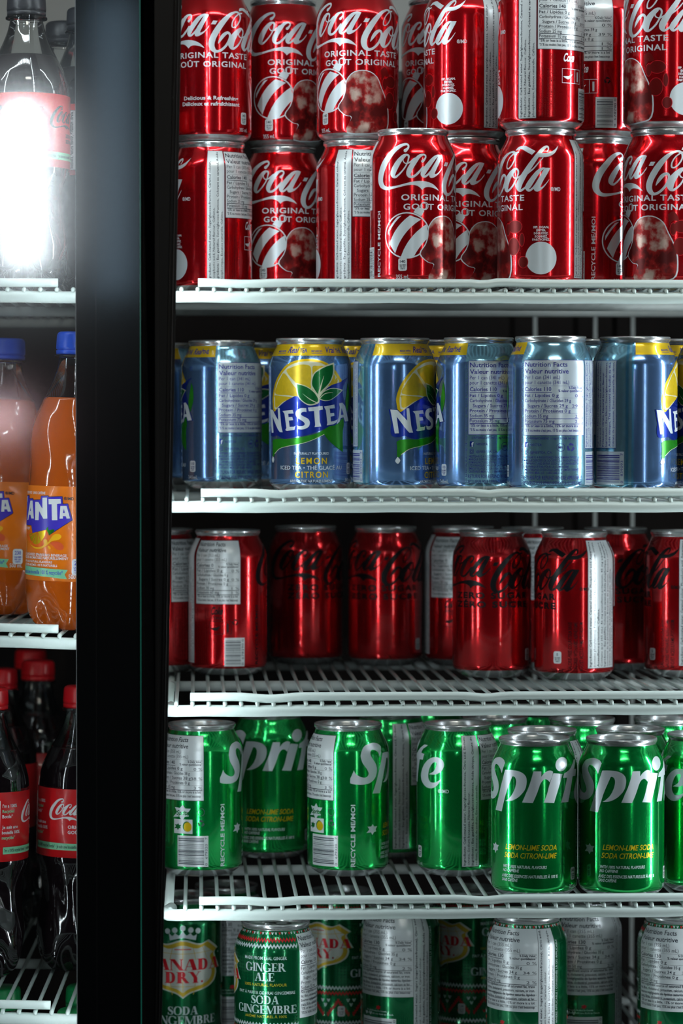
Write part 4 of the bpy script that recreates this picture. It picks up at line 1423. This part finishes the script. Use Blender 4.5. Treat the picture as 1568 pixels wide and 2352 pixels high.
def wire_shelf(label, zs, x0, x1, first, rail, tilt=0.0, pivot=None, roll=0.0, yaw=0.0, depth=.58):
    """zs: height of the wire tops (mm from the lens level) where the front row stands"""
    px_ = pivot if pivot is not None else (x0 + x1) / 2
    piv = Vector((px_, ROD_Y, zabs(zs) + tilt_z(ROD_Y, tilt)))
    mw = Matrix.Translation(piv) @ Matrix.Rotation(-yaw, 4, 'Z') @ Matrix.Rotation(roll, 4, 'Y') @ Matrix.Rotation(math.atan(tilt), 4, 'X')
    root = empty('wire_shelf', mw)
    tag(root, label, 'shelf', 'white wire shelves')
    a, b = x0 - px_, x1 - px_
    bm = bmesh.new()
    tube_bm(bm, [(a + .006, .03, -.0070), (a + .001, .008, -.0072), (a + .004, .001, -.0073), (a + .010, 0, -.0074)] +
            [(a + .01 + (b - a - .02) * i / 30, 0, -.0074 + .00025 * math.sin(i * 1.7)) for i in range(1, 31)], .00445, 20)
    mesh_obj('front_rod', bm, M['rod'], root)
    bm = bmesh.new()
    r0, r1 = rail[0] - px_, rail[1] - px_
    pts = []
    n = 90
    for i in range(n + 1):
        x = r0 + (r1 - r0) * i / n
        z = .0032
        for (jx, w, dd) in rail[2]:
            q = (x + px_ - jx) / w
            if abs(q) < 1:
                z -= dd * (math.cos(q * PI) + 1) / 2
        pts.append((x, -.0005, z))
    tube_bm(bm, pts, .00325, 18)
    mesh_obj('front_rail', bm, M['rod'], root)
    for yy, w in ((.225, .0042), (.44, .0040)):
        bm = bmesh.new()
        tube_bm(bm, [(a + .004, yy, -.0030 - w), (b - .004, yy, -.0030 - w)], w, 14)
        mesh_obj('cross_rod', bm, M['brace'], root)
    for x in (a + .004, b - .004):
        bm = bmesh.new()
        tube_bm(bm, [(x, 0.002, -.0070), (x, depth, -.0070)], .0036, 12)
        mesh_obj('side_rod', bm, M['rod'], root)
    bm = bmesh.new()
    tube_bm(bm, [(0, -.0032, -.0036), (0, -.0015, -.0021), (0, .002, -.0015), (0, .02, -.0015), (0, depth, -.0015)], .0015, 10,
            scale=[.7, 1.12, 1.1, 1, 1])
    for f in bm.faces:
        pass
    me = None
    x = first
    while x - .0122 > x0 + .008:
        x -= .0122
    k = 0
    while x < x1 - .006 and k < 99:
        if me is None:
            o = mesh_obj('wire', bm, M['rod'], root)
            me = o.data
        else:
            o = bpy.data.objects.new('wire', me)
            COL.objects.link(o)
            o.parent = root
        o.location = (x - px_, 0, 0)
        x += .0122
        k += 1
    return root


XS0 = X_at(373)
XS1 = XR - .02
T1, T2 = .024, .018
J = lambda px: X_at(px)
wire_shelf('white wire shelf carrying the two-high stack of red cans', 125.5, XS0, XS1, X_at(417), (X_at(455), XS1 - .02, [(J(560), .03, .0009), (J(1110), .012, .0012), (J(1150), .03, -.0008)]), T1)
wire_shelf('white wire shelf carrying the single row of blue iced tea cans', -32.5, XS0, XS1, X_at(428.6), (X_at(461), XS1 - .02, [(J(640), .022, .0011), (J(1120), .012, .0012)]), T2)
wire_shelf('white wire shelf carrying the deep red cans with black script', -187, XS0, XS1, X_at(404), (X_at(436), XS1 - .02, [(J(620), .025, .0016), (J(1115), .02, .0014)]))
wire_shelf('white wire shelf carrying the bright green soda cans', -341, XS0, XS1, X_at(424), (X_at(456), XS1 - .02, [(J(625), .025, .0014), (J(1110), .02, .0014)]))
wire_shelf('lowest white wire shelf, under the dark green ginger ale cans', -496, XS0, XS1, X_at(424), (X_at(456), XS1 - .02, []))
LX0, LX1 = XL + .03, X_at(252)
PV = X_at(90)
ROLL = {1: 0.002, 2: 0.029, 3: 0.026}
LZ = {1: 124.0, 2: -135.0, 3: -418.5}
wire_shelf('white wire shelf in the left bay under the black-capped cola bottles', LZ[1], LX0, LX1, X_at(18.4), (LX0 + .03, X_at(134), []), 0, PV, ROLL[1], rad(1.2))
wire_shelf('white wire shelf in the left bay under the orange soda bottles', LZ[2], LX0, LX1, X_at(23.5), (LX0 + .03, X_at(133), []), 0, PV, ROLL[2], rad(1.6))
wire_shelf('white wire shelf in the left bay under the red-capped cola bottles', LZ[3], LX0, LX1, X_at(3.4), (LX0 + .03, X_at(113), []), 0, PV, ROLL[3], rad(1.6))
wire_shelf('lowest white wire shelf in the left bay, under the green-capped bottles', -660, LX0, LX1, X_at(3.4), (LX0 + .03, X_at(113), []), 0, PV, 0, 0)


# ------------------------------------------------------------------ cans: (px of the axis, lens depth mm, design angle facing us, kind, label)
STACK = 120.6
SH = {'1': (125.5, T1), '1b': (125.5 + STACK, T1), '2': (-32.5, T2), '3': (-187, 0), '4': (-341, 0), '5': (-496, 0)}
CANS = {
    '1': [
        (485, 2300, 236, 'festive', 'red cola can at the left end of the lower tier, beside the mullion'),
        (650, 2350, 69, 'festive', 'red cola can with striped bauble, second from the left in the lower tier'),
        (820, 2285, 263, 'festive', 'red cola can showing an ingredients strip, just left of the unstacked front can'),
        (947.5, 2184, 53, 'festive', 'shiny red cola can at the front with nothing stacked on it, bauble on show'),
        (1012, 2345, 30, 'festive', 'red cola can hidden in the lower tier behind the unstacked front can'),
        (1067, 2262, 68, 'festive', 'shaded red cola can half hidden right behind the unstacked front can'),
        (1240, 2184, 179, 'festive', 'lower red cola can with a white round patch and the end of the script'),
        (1370, 2262, 7, 'festive', 'shaded lower red cola can showing RECYCLE ME and the first capital letter'),
        (1527, 2184, 121, 'festive', 'red cola can at the right edge of the lower tier with the mottled print'),
    ],
    '1b': [
        (485, 2300, 98, 'plain', 'red cola can top left of the stack with the words Delicious and Refreshing'),
        (650, 2350, 60, 'festive', 'set-back red cola can, second from the left in the top tier, with half a bauble'),
        (820, 2285, 90, 'festive', 'red cola can third in the top tier with the whole bauble and mottled print'),
        (1012, 2345, 100, 'festive', 'narrow slice of a set-back red cola can, fourth in the top tier'),
        (1067, 2262, 204, 'festive', 'top red cola can with a white round patch and a wide bare red side'),
        (1240, 2184, 261, 'festive', 'red cola can in the top tier with its nutrition table facing out'),
        (1370, 2262, 323, 'festive', 'shaded top red cola can showing half a nutrition table above a barcode'),
        (1527, 2184, 155, 'festive', 'red cola can at the top right corner with dark ovals and a white patch'),
    ],
    '2': [
        (372, 2455, 70, 'tea', 'blue iced tea can almost hidden behind the mullion'),
        (509, 2345, 112, 'tea', 'dim blue iced tea can with a nutrition table at the left end of its row'),
        (600, 2425, 30, 'tea', 'blue iced tea can in shadow behind the two leftmost tea cans'),
        (712, 2265, 0, 'tea', 'blue iced tea can with the whole lemon slice and leaf picture facing out'),
        (815, 2335, -20, 'tea', 'blue iced tea can in the dark gap right of the full lemon picture'),
        (906, 2250, -66, 'tea', 'blue iced tea can with a bare blue left side and half the lemon picture'),
        (1003, 2320, 0, 'tea', 'blue iced tea can whose yellow band peeps out behind the half lemon picture'),
        (1098, 2225, 120, 'tea', 'blue iced tea can with dark blue left side and the left of a nutrition table'),
        (1263, 2184, 144, 'tea', 'bright pale blue iced tea can with its full nutrition table facing out'),
        (1357, 2290, 150, 'tea', 'blue iced tea can behind the full nutrition table'),
        (1456, 2200, 258, 'tea', 'pale blue iced tea can with a barcode on its left and bare blue middle'),
        (1552, 2290, 20, 'tea', 'blue iced tea can in the second row at the right edge of the picture'),
        (1646, 2215, 52, 'tea', 'blue iced tea can cut off by the right edge of the picture'),
    ],
    '3': [
        (370, 2420, 247, 'zero', 'deep red can with black script cut by the mullion, nutrition table showing'),
        (523, 2400, 315, 'zero', 'deep red can second from the left in its row, nutrition table above a barcode'),
        (702, 2520, 67, 'zero', 'set-back deep red can with black script, just right of the barcode can'),
        (885, 2505, 101, 'zero', 'darkest deep red can with black script, in the middle of its row'),
        (1062, 2480, 318, 'zero', 'deep red can showing a nutrition table behind the nearest left one of its row'),
        (1129, 2377, 97, 'zero', 'deep red can in front with ZERO SUGAR in full across it'),
        (1222, 2470, 280, 'zero', 'deep red can mostly hidden between the two front deep red cans'),
        (1318, 2350, 184.5, 'zero', 'front deep red can with a tall white ingredients strip on its right'),
        (1412, 2455, 95, 'zero', 'shaded deep red can behind, right of the tall white ingredients strip'),
        (1568, 2380, 210, 'zero', 'deep red can at the right edge of the picture'),
    ],
    '4': [
        (463.5, 2300, 332, 'lime', 'bright green soda can with a barcode at the left end of its row'),
        (620, 2400, 89, 'lime', 'shaded green soda can second from the left, set back, letters cut at both sides'),
        (799, 2300, 355, 'lime', 'bright green soda can third from the left, starting letter on its right side'),
        (895, 2400, 225, 'lime', 'dark green soda can squeezed behind, only its vertical ingredients text showing'),
        (1050, 2300, 223, 'lime', 'bright green soda can with the last letter at its left edge and an ingredients strip'),
        (1226, 2184, 94, 'lime', 'left of the two brightest front green soda cans'),
        (1426, 2184, 78, 'lime', 'right of the two brightest front green soda cans, whole first letter showing'),
        (1244, 2250, 178, 'lime', 'green soda can directly behind the left bright front one'),
        (1446, 2250, 100, 'lime', 'green soda can directly behind the right bright front one'),
        (1612, 2215, 223, 'lime', 'green soda can cut by the right edge of the picture'),
        (1136, 2345, 60, 'lime', 'green soda can whose lid shows just left of the bright front pair'),
        (1335, 2345, 200, 'lime', 'green soda can whose lid shows behind the gap of the front pair'),
        (1530, 2345, 20, 'lime', 'green soda can whose lid shows at the far right behind the front pair'),
        (985, 2405, 120, 'lime', 'green soda can in the third row left, only a sliver of lid visible'),
        (1240, 2420, 120, 'lime', 'deep green soda can in the fourth row behind the front pair'),
    ],
    '5': [
        (420, 2400, 0, 'ale', 'plain dark green ginger ale can with crown and shield beside the mullion'),
        (520, 2420, 105, 'ale', 'dark green ginger ale can in shadow behind the crowned one'),
        (633, 2270, 13, 'knit', 'knit-patterned ginger ale can with the name in full, second in front'),
        (782, 2425, -63, 'knit', 'knit-patterned ginger ale can showing half a shield, right of the named one'),
        (919, 2362, 119, 'knit', 'ginger ale can with a silver nutrition table, nearest the middle of the picture'),
        (1080, 2435, -49, 'knit', 'set-back knit-patterned ginger ale can with half a shield, between two silver tables'),
        (1209, 2300, 122, 'knit', 'ginger ale can with the brightest and most complete silver nutrition table'),
        (1336, 2370, 83, 'knit', 'ginger ale can set back behind the brightest silver table'),
        (1556, 2300, 112, 'knit', 'ginger ale can with a silver table at the right edge'),
    ],
}
GROUP = {'1': 'red cola cans', '1b': 'red cola cans', '2': 'blue iced tea cans', '3': 'deep red cola cans', '4': 'bright green soda cans', '5': 'ginger ale cans'}
rnd = random.Random(3)
pos = {}
for key in ('1', '2', '3', '4', '5'):
    zs, t = SH[key]
    P = []
    for c in CANS[key]:
        p = at_z(c[0], c[1], zabs(zs))
        P.append([p, c])
    for it in range(60):
        moved = False
        for i in range(len(P)):
            for j in range(len(P)):
                if i == j or P[i][0].y > P[j][0].y or (P[i][0].y == P[j][0].y and i > j):
                    continue
                d = (P[j][0] - P[i][0])
                d.z = 0
                if d.length < .0668:
                    px, D = P[j][1][0], P[j][1][1]
                    u = (P[j][0] - CAM)
                    u.z = 0
                    P[j][0] += u.normalized() * .0015
                    moved = True
        if not moved:
            break
    pos[key] = [p for p, c in P]
byx = {round(c[0]): p for p, c in zip(pos['1'], CANS['1'])}
pos['1b'] = [byx[round(c[0])].copy() for c in CANS['1b']]
for key in ('1', '1b', '2', '3', '4', '5'):
    zs, t = SH[key]
    for p, (px, D, th, kind, label) in zip(pos[key], CANS[key]):
        az = math.atan2(-p.x, p.y)
        mt = Matrix.Rotation(math.atan(t), 4, 'X')
        base = Vector((p.x, p.y, zabs(125.5 if key == '1b' else zs) + tilt_z(p.y, t) + .0002))
        if key == '1b':
            base += mt @ Vector((0, 0, STACK * MM))
        mw = Matrix.Translation(base) @ mt @ Matrix.Rotation(-rad(th) + az, 4, 'Z')
        root = empty('beverage_can', mw)
        tag(root, label, 'can', GROUP[key])
        body, art = KINDS[kind]
        o = bpy.data.objects.new('can_body', body)
        COL.objects.link(o)
        o.parent = root
        pr = bpy.data.objects.new('printed_design', art)
        COL.objects.link(pr)
        pr.parent = o
        l = bpy.data.objects.new('can_lid', LID)
        COL.objects.link(l)
        l.parent = root
        l.rotation_euler = (0, 0, rnd.uniform(0, 6.28))
        tb = bpy.data.objects.new('pull_tab', TAB)
        COL.objects.link(tb)
        tb.parent = l


# ------------------------------------------------------------------ bottles
BC = [(0, 20), (1.5, 24), (6, 29), (14, 32), (26, 33.2), (40, 32.2), (56, 29.6), (70, 29.0), (80, 30.5), (90, 33.2), (93, 33.4), (149, 33.4), (153, 33.2),
      (160, 32.2), (168, 29.8), (178, 25), (188, 19.6), (198, 15.4), (206, 13.2), (210, 12.6)]
BF = [(0, 20), (1.5, 24), (6, 29), (14, 32.4), (26, 33.6), (34, 33.2), (37, 33.6), (110, 33.6), (114, 32.8), (119, 33.4), (140, 33.2), (152, 32.4), (163, 29.4),
      (175, 24.0), (188, 17.6), (198, 13.8), (204, 12.7), (208, 12.6)]


def dense(prof, step=2.0):
    out = []
    for (h0, r0), (h1, r1) in zip(prof, prof[1:]):
        n = max(1, int((h1 - h0) / step))
        for i in range(n):
            out.append((h0 + (h1 - h0) * i / n, r0 + (r1 - r0) * i / n))
    out.append(prof[-1])
    # soften the corners
    for _ in range(2):
        out = [out[0]] + [(out[i][0], (out[i - 1][1] + 2 * out[i][1] + out[i + 1][1]) / 4) for i in range(1, len(out) - 1)] + [out[-1]]
    return out


def foot_fr(kind):
    def fr(h, a):
        k = 1.0
        if h < 34:                                   # five feet
            g = (math.cos(5 * a) + 1) / 2
            t = (1 - h / 34) ** 1.2
            k -= .34 * t * (1 - g) ** 1.6
        if kind == 'c' and 34 < h < 90:              # flutes of the waist
            t = math.sin((h - 34) / 56 * PI)
            k -= .022 * t * (1 + math.cos(10 * a + h * .06))
        if kind == 'f' and 112 < h < 178:            # twisted pleats of the shoulder
            t = math.sin((h - 112) / 66 * PI)
            k -= .020 * t * (1 + math.sin(8 * a + h * .11))
        return k
    return fr


def make_bottle_meshes(kind, level, liquid, lab, label_range):
    P = dense(BC if kind == 'c' else BF)
    fr = foot_fr(kind)
    lo = [q for q in P if q[0] < level] + [(level, interp(P, level))]
    hi = [(level, interp(P, level))] + [q for q in P if q[0] > level]
    out = {}
    bm = bmesh.new()
    lathe_bm(bm, [(h, r) for h, r in lo], 80, fr=fr, close_bot=True, close_top=True)
    bmesh.ops.recalc_face_normals(bm, faces=bm.faces[:])
    out['bottle_body'] = (bm, M[liquid])
    bm = bmesh.new()
    lathe_bm(bm, hi, 64, fr=fr)
    hN = P[-1][0]
    lathe_bm(bm, [(hN - .2, 12.6), (hN, 16.0), (hN + 1.4, 16.2), (hN + 2.0, 13.0)], 48)
    bmesh.ops.recalc_face_normals(bm, faces=bm.faces[:])
    out['bottle_neck'] = (bm, M['pet'])
    return out, P, hN


def cap_bm(hN):
    bm = bmesh.new()

    def fr(h, a):
        return 1 + (.012 * math.cos(60 * a) if hN + 6.5 < h < hN + 18 else 0)
    lathe_bm(bm, [(hN + 2.2, 13.4), (hN + 2.3, 14.9), (hN + 5.2, 15.1), (hN + 5.4, 14.2), (hN + 5.9, 14.2), (hN + 6.1, 15.0), (hN + 8, 15.0), (hN + 17, 14.5), (hN + 18.6, 13.9),
                  (hN + 19.6, 12.5), (hN + 19.9, 0.3)], 120, fr=fr)
    bmesh.ops.recalc_face_normals(bm, faces=bm.faces[:])
    return bm


LABP = [(0, 33.9), (230, 33.9)]


def label_band(h0, h1):
    bm = bmesh.new()
    lathe_bm(bm, [(h0, 33.5), (h0 + .1, 33.8), (h0 + (h1 - h0) / 2, 33.85), (h1 - .1, 33.8), (h1, 33.5)], 80)
    bmesh.ops.recalc_face_normals(bm, faces=bm.faces[:])
    return bm


def scaled_script(A, mname, layer, k, s0, h0):
    B = Art()
    cola_script(B, mname, layer)
    for vs, fs, mi, L, sl in B.items:
        A.geo([((x - 1) * k + s0, (y - 91) * k + h0) for x, y in vs], fs, mname, L, sl)


def art_cola_bottle(zero):
    A = Art(prof=LABP, R=33.9, off=.12)
    D = D2S
    ink = 'black' if zero else 'lwhite'
    scaled_script(A, ink, 1, .50, 0, 132)
    A.text('ZERO SUGAR' if zero else 'ORIGINAL TASTE', 17, 117.6, 2.5, ink, 1, width=31, bold=.03, space=1.1)
    A.text('ZÉRO SUCRE' if zero else 'GOÛT ORIGINAL', 17, 113.4, 2.5, ink, 1, width=30, bold=.03, space=1.1)
    A.poly([(-46 * D, 99), (-46 * D, 142), (-41 * D, 145), (-36 * D, 142), (-36 * D, 99), (-41 * D, 96)], 'lwhite', 1)
    A.text('RECYCLE ME AGAIN', -42.2 * D, 101, 1.9, 'lred', 2, width=39, vert=True, bold=.02)
    A.text('RECYCLEZ-MOI ENCORE', -38 * D, 101, 1.9, 'lred', 2, width=39, vert=True, bold=.02)
    for i, (q, mm) in enumerate((("I'm a 100%", 'lwhite'), ('Recycled', 'mint'), ('Bottle*', 'lwhite'), ('', ''), ('Je suis une', 'lwhite'), ('bouteille 100%', 'lwhite'), ('recyclée*', 'mint'))):
        if q:
            A.text(q, -33 * D, 137 - i * 4.2, 2.5, ink if mm == 'lwhite' else 'mint', 1, width=min(17, len(q) * 1.35), bold=.02)
    A.rect(-31 * D, 70 * D, 100, 105.6, 'mint', 1)
    A.text("I'm a 100% recycled bottle* · Je suis une bouteille 100 % recyclée*", -29 * D, 101.6, 2.5, 'ink', 2, width=96 * D, bold=.02)
    A.text('Coke', -86 * D, 137, 5, ink, 1, width=11, bold=.03, shear=.25)
    if zero:
        A.text('ZERO', -86 * D, 132, 2.4, ink, 1, width=11, bold=.02)
    barcode(A, -104 * D, -55 * D, 97, 126, '0   774630   6', 'lwhite', 'ink', 1, seed=7)
    ingredients(A, 110 * D, 150 * D, 98, 145, ['Ingredients: Carbonated water, Caramel colour,', 'Phosphoric acid, Aspartame, Potassium', 'benzoate, Natural flavour, Potassium citrate,',
                'Acesulfame-potassium, Caffeine.'], 'lwhite', 'ink', 1)
    return A


TF = Trace(0, 1100, 8.96, 165, 2185, 136.5, 0, [(0, 33.6), (230, 33.6)])


def art_orange():
    A = Art(prof=LABP, R=33.9, off=.12)
    t = TF
    P0 = [(520, 400), (615, 395), (620, 465), (685, 458), (690, 490), (840, 480), (850, 405), (990, 395), (990, 420), (1275, 405), (1290, 555), (1395, 550), (1495, 875),
          (1030, 1190), (1000, 1075), (700, 1160), (670, 1000), (520, 1000)]
    s_l = t(545, 700)[0]
    pts = [t(*q) for q in P0]
    ins = [(s_l - 14, pts[0][1]), ]
    pts = [(s_l - 13, pts[0][1] - 1)] + pts[1:-1] + [(s_l - 13, pts[-1][1])]
    for i in range(len(pts)):
        A.stroke([(*pts[i], .8), (*pts[(i + 1) % len(pts)], .8)], 'ink', 1, n=1)
    A.loop(pts, 'purple', 2)
    for L in ([(585, 895), (640, 500), (680, 500), (715, 865), (665, 865), (650, 790), (625, 790), (610, 895)],
              [(735, 525), (795, 525), (880, 660), (875, 435), (965, 430), (985, 860), (905, 865), (815, 705), (810, 895), (740, 895)],
              [(1000, 460), (1245, 450), (1255, 545), (1175, 555), (1190, 885), (1080, 890), (1065, 565), (1005, 565)],
              [(1245, 595), (1370, 590), (1450, 845), (1380, 850), (1360, 800), (1300, 800), (1305, 850), (1235, 855)]):
        A.poly(L, 'lwhite', 3, t)
    A.poly([(636, 710), (655, 710), (645, 640)], 'purple', 4, t)
    A.poly([(1300, 735), (1342, 735), (1318, 650)], 'purple', 4, t)
    h0, h1 = t(560, 870)[1], t(560, 420)[1]
    x = s_l - 10
    A.poly([(x, h0), (x + 3.4, h0), (x + 3.4, h0 + 7), (x + 7, h0 + 7), (x + 7, h0 + 10), (x + 3.4, h0 + 10), (x + 3.4, h1 - 4), (x + 8.5, h1 - 4), (x + 8.5, h1), (x, h1)], 'lwhite', 3)
    A.text('®/MD', t(1310, 460)[0], t(1310, 470)[1], 2.2, 'ink', 1, width=7.6, bold=.02)
    A.text('CAFFEINE FREE · SANS CAFÉINE', t(930, 360)[0], t(930, 365)[1], 1.9, 'lwhite', 1, width=30, align='r', bold=.01)
    A.text('orange', t(640, 1090)[0], t(640, 1080)[1], 2.4, 'lwhite', 1, width=10, align='r')
    # fruit
    A.shape([(560, 1130), (600, 1260), (660, 1380), (740, 1450), (830, 1450), (940, 1370), (1010, 1240), (1015, 1140), (985, 1080, 1), (850, 1120), (700, 1160, 1), (620, 1120)], 'peel', 1, t)
    A.shape([(640, 1200), (700, 1162), (960, 1100, 1), (930, 1240), (860, 1340), (790, 1390), (720, 1370), (670, 1300)], 'yellow', 3, t)
    for a, b in (((790, 1140), (655, 1230)), ((790, 1140), (700, 1350)), ((795, 1140), (790, 1380)), ((800, 1140), (870, 1330))):
        A.stroke([(*a, 8), (*b, 14)], 'peel', 4, t, n=1)
    A.shape([(1010, 1350), (1060, 1270), (1120, 1190), (1200, 1165), (1270, 1190), (1280, 1240), (1220, 1290), (1110, 1310), (1030, 1370), (960, 1430), (880, 1475),
             (800, 1485), (720, 1455), (650, 1370), (720, 1430), (820, 1450), (930, 1400), (920, 1310), (960, 1280), (1000, 1310)], 'flesh', 5, t)
    A.shape([(1050, 1360, 1), (1130, 1330), (1220, 1330), (1300, 1370), (1335, 1430), (1310, 1490), (1260, 1500), (1180, 1480), (1120, 1420)], 'coral', 3, t)
    A.shape([(1010, 1410, 1), (1050, 1430), (1070, 1470), (1050, 1490), (1025, 1465)], 'flesh', 3, t)
    A.shape([(965, 1070, 1), (1010, 1020, 1), (1020, 1090), (1120, 1075), (1130, 1110), (1030, 1190, 1)], 'leaf2', 5, t)
    for i, (q, x1, yy, w, c) in enumerate((('NATURALLY FLAVOURED SPARKLING BEVERAGE', 1400, 1635, 58, 1.9), ('BOISSON GAZEUSE AROMATISÉE NATURELLEMENT', 1435, 1700, 60, 1.9),
                                           ('WITH 100% NATURAL FLAVOURS', 1105, 1775, 36, 1.6), ('AVEC DES ARÔMES 100 % NATURELS', 1210, 1845, 40, 1.6))):
        s, h = t(x1, yy)
        A.text(q, s, h, c, 'lwhite', 1, width=w, align='r', bold=.015)
    A.poly([(s_l - 14, t(800, 1830)[1])] + [t(*q) for q in ((1000, 1880), (1430, 1900), (1370, 2000), (1420, 2090), (1000, 2050))] + [(s_l - 14, t(800, 2010)[1])], 'mint', 1)
    s, h = t(1330, 2020)
    A.text("I'm a 100% recycled bottle* · Je suis une bouteille 100 % recyclée*", s, h + .5, 3.0, 'purple', 2, width=78, align='r', bold=.01)
    badge(A, t(1500, 1800)[0] + 5, t(1500, 1840)[1], '230', 'lwhite', 'purple', 1, k=1.3)
    A.text('500 mL', t(1450, 2070)[0], t(1450, 2080)[1], 3.2, 'lwhite', 1, width=11, bold=.01)
    A.rect(s_l - 17, s_l - 16, 50, 100, 'ink', 1)
    return A


def art_green_bottle():
    A = Art(prof=LABP, R=33.9, off=.12)
    B = Art()
    lime_script(B, 'lwhite', 1)
    for vs, fs, mi, L, sl in B.items:
        A.geo([(x * .5, (y - 90) * .5 + 125) for x, y in vs], fs, 'lwhite', L, sl)
    return A


BOT = {}
for nm, kind, level, liq, lb, rng, art in (('cola', 'c', 181, 'cola', 'lred', (94, 149), art_cola_bottle(False)), ('colazero', 'c', 181, 'cola', 'lred', (94, 150), art_cola_bottle(True)),
                                           ('orange', 'f', 177, 'orange', 'lorange', (37.5, 109.5), art_orange()), ('green', 'c', 181, 'gbot', 'green', (94, 149), art_green_bottle())):
    parts, P, hN = make_bottle_meshes(kind, level, liq, lb, rng)
    d = {}
    for k_, (bm, mm) in parts.items():
        me = bpy.data.meshes.new(k_)
        bm.to_mesh(me)
        bm.free()
        me.materials.append(mm)
        for q in me.polygons:
            q.use_smooth = True
        d[k_] = me
    bm = label_band(*rng)
    me = bpy.data.meshes.new('bottle_label')
    bm.to_mesh(me)
    bm.free()
    me.materials.append(M[lb])
    for q in me.polygons:
        q.use_smooth = True
    d['bottle_label'] = me
    d['label_print'] = art.build('label_print')
    BOT[nm] = (d, hN)
bpy.data.objects.remove(_txt_o)
bpy.data.curves.remove(_txt_c)
CAPM = {}


def cap_mesh(hN, key):
    if (hN, key) not in CAPM:
        bm = cap_bm(hN)
        me = bpy.data.meshes.new('bottle_cap')
        bm.to_mesh(me)
        bm.free()
        me.materials.append(M[key])
        for q in me.polygons:
            q.use_smooth = True
        CAPM[(hN, key)] = me
    return CAPM[(hN, key)]


def bottle(kind, cap, px, D, shelf, th, label, group):
    if shelf == 4:
        zs, roll = -660, 0
    else:
        zs, roll = LZ[shelf], ROLL[shelf]
    p = at_z(px, D, zabs(zs))
    p.z = zabs(zs) - math.tan(roll) * (p.x - PV - (p.y - ROD_Y) * .021) + .0005
    az = math.atan2(-p.x, p.y)
    mw = Matrix.Translation(p) @ Matrix.Rotation(roll, 4, 'Y') @ Matrix.Rotation(-rad(th) + az, 4, 'Z')
    root = empty('soda_bottle', mw)
    tag(root, label, 'bottle', group)
    d, hN = BOT[kind]
    for k_ in ('bottle_body', 'bottle_neck', 'bottle_label'):
        o = bpy.data.objects.new(k_, d[k_])
        COL.objects.link(o)
        o.parent = root
        if k_ == 'bottle_label':
            q = bpy.data.objects.new('label_print', d['label_print'])
            COL.objects.link(q)
            q.parent = o
    o = bpy.data.objects.new('bottle_cap', cap_mesh(hN, cap))
    COL.objects.link(o)
    o.parent = root


g = 'black-capped cola bottles'
bottle('colazero', 'capblack', 61, 2190, 1, -32, 'large black-capped cola bottle at the front, washed out by the white reflection', g)
bottle('colazero', 'capblack', 196, 2262, 1, 150, 'black-capped cola bottle half cut by the black door frame', g)
bottle('colazero', 'capblack', 146, 2335, 1, 200, 'black-capped cola bottle whose neck shows between the front one and the door frame', g)
bottle('colazero', 'capblack', -45, 2362, 1, 90, 'black-capped cola bottle behind, at the left edge of the picture', g)
g = 'orange soda bottles'
bottle('orange', 'capblue', 157, 2175, 2, 0, 'sharp orange soda bottle with a blue cap beside the black door frame', g)
bottle('orange', 'capblue', 0, 2345, 2, -13, 'hazy orange soda bottle with a blue cap, set back at the left edge', g)
g = 'red-capped cola bottles'
bottle('cola', 'capred', -39, 2265, 3, -53, 'red-capped cola bottle cut by the left edge, white arrow on its label', g)
bottle('cola', 'capred', 173, 2300, 3, 44, 'red-capped cola bottle beside the black door frame, white script on its red label', g)
bottle('cola', 'capred', -13, 2458, 3, 120, 'red-capped cola bottle directly behind the leftmost one', g)
bottle('cola', 'capred', 74, 2560, 3, 200, 'dim red-capped cola bottle in the gap between the two front ones', g)
bottle('cola', 'capred', 58, 2690, 3, 100, 'darkest red-capped cola bottle, last in the gap', g)
g = 'green-capped bottles on the lowest shelf'
bottle('green', 'capgreen', 7, 2285, 4, 0, 'green-capped bottle seen through the lowest wires at the left edge', g)
bottle('green', 'capgreen', 195, 2290, 4, 0, 'green-capped bottle seen through the wires beside the door frame', g)
bottle('green', 'capgreen', 176, 2192, 4, 0, 'front green-capped bottle just under the left shelf rail', g)
for o in bpy.data.objects:
    if o.type == 'MESH' and o.name.split('.')[0] == 'trim_4':
        pass
